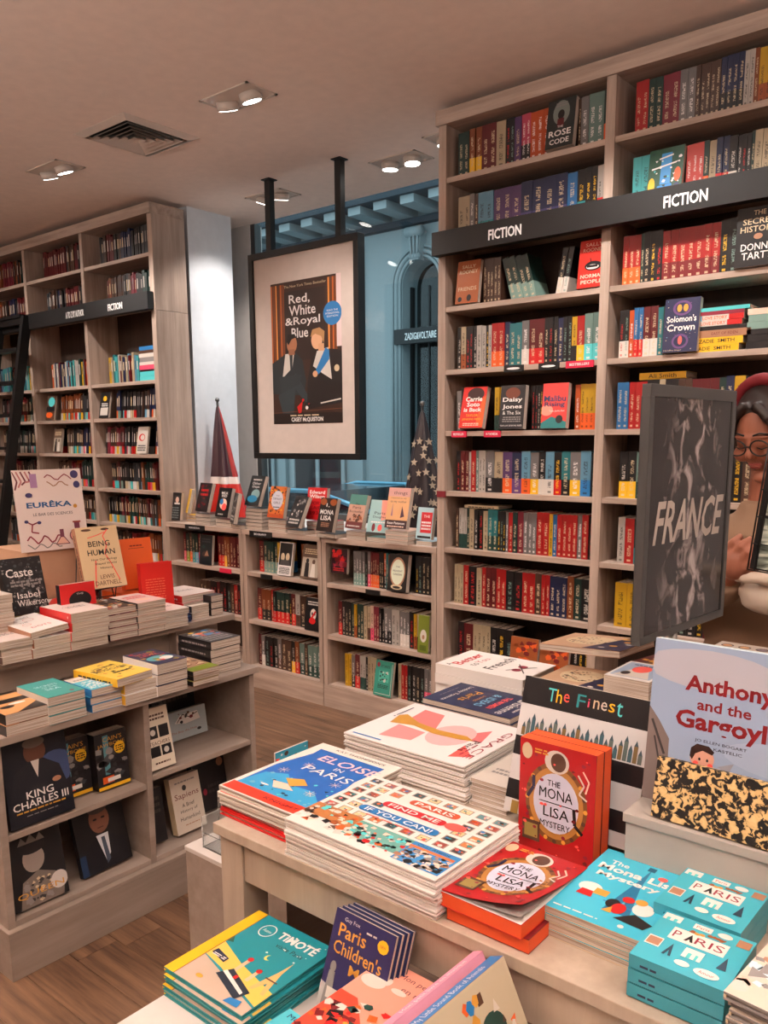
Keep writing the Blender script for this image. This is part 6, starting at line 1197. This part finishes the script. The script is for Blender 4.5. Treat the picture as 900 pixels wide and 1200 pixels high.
for hx, A_, sg_ in ((0, armL, 1), (1, armR, -1)):
    c0 = Vector(A_[-1]); d = (Vector(A_[-1])-Vector(A_[-2])).normalized(); side = Vector((0, -1, .25)).cross(d).normalized(); up_ = d.cross(side).normalized()
    b_.ball(c0+d*.03, (.036, .03, .042))
    for i, (of, ln) in enumerate(((-.033, .062), (-.011, .072), (.012, .068), (.034, .052))):
        k0 = c0+d*.05+side*of; k1 = k0+d*ln*.4-up_*.012; k2 = k1+d*ln*.12-up_*ln*.42; k3 = k2-d*ln*.28-up_*ln*.1
        b_.tube([k0-d*.03, k0, k1, k2, k3], [.0095, .0095, .009, .0084, .0074], 8); b_.ball(k3, .0076, 8, 6)
    t0 = c0+side*-.036*1+d*.01; b_.tube([t0, t0-up_*.02+d*.025-side*.006, t0-up_*.04+d*.045+side*.006], [.013, .011, .009], 8)
for s_ in (-1, 1): b_.tube([(.085*s_, .04, sh-.6), (.09*s_, .03, .48), (.09*s_, .045, .1)], [.085, .056, .04], 12); b_.ball((.09*s_, .0, .045), (.045, .11, .045))
def remesh(o, vox, it=6, f_=.5):
    m1 = o.modifiers.new('remesh', 'REMESH'); m1.mode = 'VOXEL'; m1.voxel_size = vox; m1.use_smooth_shade = True
    m2 = o.modifiers.new('smooth', 'SMOOTH'); m2.iterations = it; m2.factor = f_
body = b_.build('body', M['skin'], pw_); remesh(body, .0042, 2)
# coat and jumper
g_ = MB(); g_.ball((0, .03, sh-.04), (.195, .11, .075)); g_.ball((0, .04, sh-.2), (.18, .125, .22)); g_.ball((0, .04, sh-.45), (.175, .13, .2)); g_.tube([(0, .04, sh-.4), (0, .04, sh-.8)], [.17, .21], 20)
g_.tube([(0, .04, sh+.065), (0, .038, sh+.02), (0, .035, sh-.03)], [.068, .085, .12], 18)
for A_ in (armL, armR):
    A3 = [Vector(a) for a in A_]; A3[3] = A3[2].lerp(A3[3], .55); g_.tube(A3, [.07, .062, .05, .045], 14); g_.ball(A3[1], .062, 12, 8)
ct_ = g_.build('coat', M['coat'], pw_); remesh(ct_, .009, 5)
g_ = MB()
for s_ in (-1, 1): g_.tube([(.085*s_, .04, sh-.62), (.09*s_, .03, .48), (.09*s_, .045, .07)], [.1, .075, .06], 14)
g_.build('trousers', M['jumper'], pw_)
g_ = MB()
for s_ in (-1, 1): g_.ball((.09*s_, -.01, .04), (.052, .13, .0395))
g_.build('shoes', M['black'], pw_)
# hair with parting, tied back; headband; glasses
def TR(o): o.matrix_local = fr_; return o
h_ = MB(); h_.ball((0, .018, .024), (.088, .104, .114), 22, 16, fn=lambda v: Vector((v.x, max(v.y, -.62-.5*v.z if v.z > .1 else -.35), v.z)))
for s_ in (-1, 1): h_.tube([(.012*s_, -.07, .105), (.05*s_, -.083, .072), (.073*s_, -.055, .02), (.078*s_, -.01, -.04), (.07*s_, .03, -.1)], [.012, .015, .016, .018, .014], 10)
h_.tube([(0, .09, .02), (0, .13, -.03), (0, .12, -.13)], [.05, .045, .02], 12); ho = TR(h_.build('hair', M['hair'], pw_)); remesh(ho, .006, 4)
h_ = MB(); h_.tube([(.093*math.cos(a), .005-.02*math.sin(a)*0, .03+.115*math.sin(a)) for a in [math.pi*k/16 for k in range(17)]], .017, 10); TR(h_.build('headband', M['redband'], pw_))
h_ = MB()
for s_ in (-1, 1):
    h_.tube([(.032*s_+.026*math.cos(a), -.104, -.002+.021*math.sin(a)) for a in [2*math.pi*k/20 for k in range(21)]], .0022, 6); h_.tube([(.058*s_, -.104, .004), (.076*s_, -.06, .004), (.08*s_, .0, 0)], .002, 6)
    h_.tube([(.012*s_+.0, -.094, .028), (.03*s_, -.094, .034), (.05*s_, -.084, .028)], .0025, 6)
for s_ in (-1, 1): h_.tube([(.016*s_, -.089, -.006), (.03*s_, -.0925, -.009), (.045*s_, -.086, -.005)], .0016, 6)
h_.tube([(-.008, -.106, .002), (.008, -.106, .002)], .002, 6); TR(h_.build('glasses', M['black'], pw_))
h_ = MB(); h_.ball((0, -.0815, -.0555), (.02, .006, .004)); h_.ball((0, -.080, -.063), (.017, .006, .005)); TR(h_.build('lips', M['lip'], pw_))
# padded bag on the riser
bp_ = onY(900, 722, 2.12); bg = thing('padded_bag', 'pale padded cloth bag with folded rim, held by the woman at the right edge', 'bag', (bp_.x, 2.13, bp_.z))
bh = onY(893, 675, 2.12).z-bp_.z; g_ = MB()
g_.ball((.02, .02, bh*.5), (.105, .07, bh*.56), 20, 14, fn=lambda v: Vector((v.x*(1+.08*math.sin(v.z*7)), v.y, max(v.z, -.88)))); g_.tube([(-.085+.0, -.01, bh-.005), (-.05, -.05, bh), (.04, -.055, bh+.002), (.13, -.02, bh), (.1, .05, bh), (0, .07, bh), (-.07, .05, bh), (-.085, -.01, bh-.005)], .016, 10)
bo_ = g_.build('bag_body', M['bag'], bg); remesh(bo_, .006, 4)
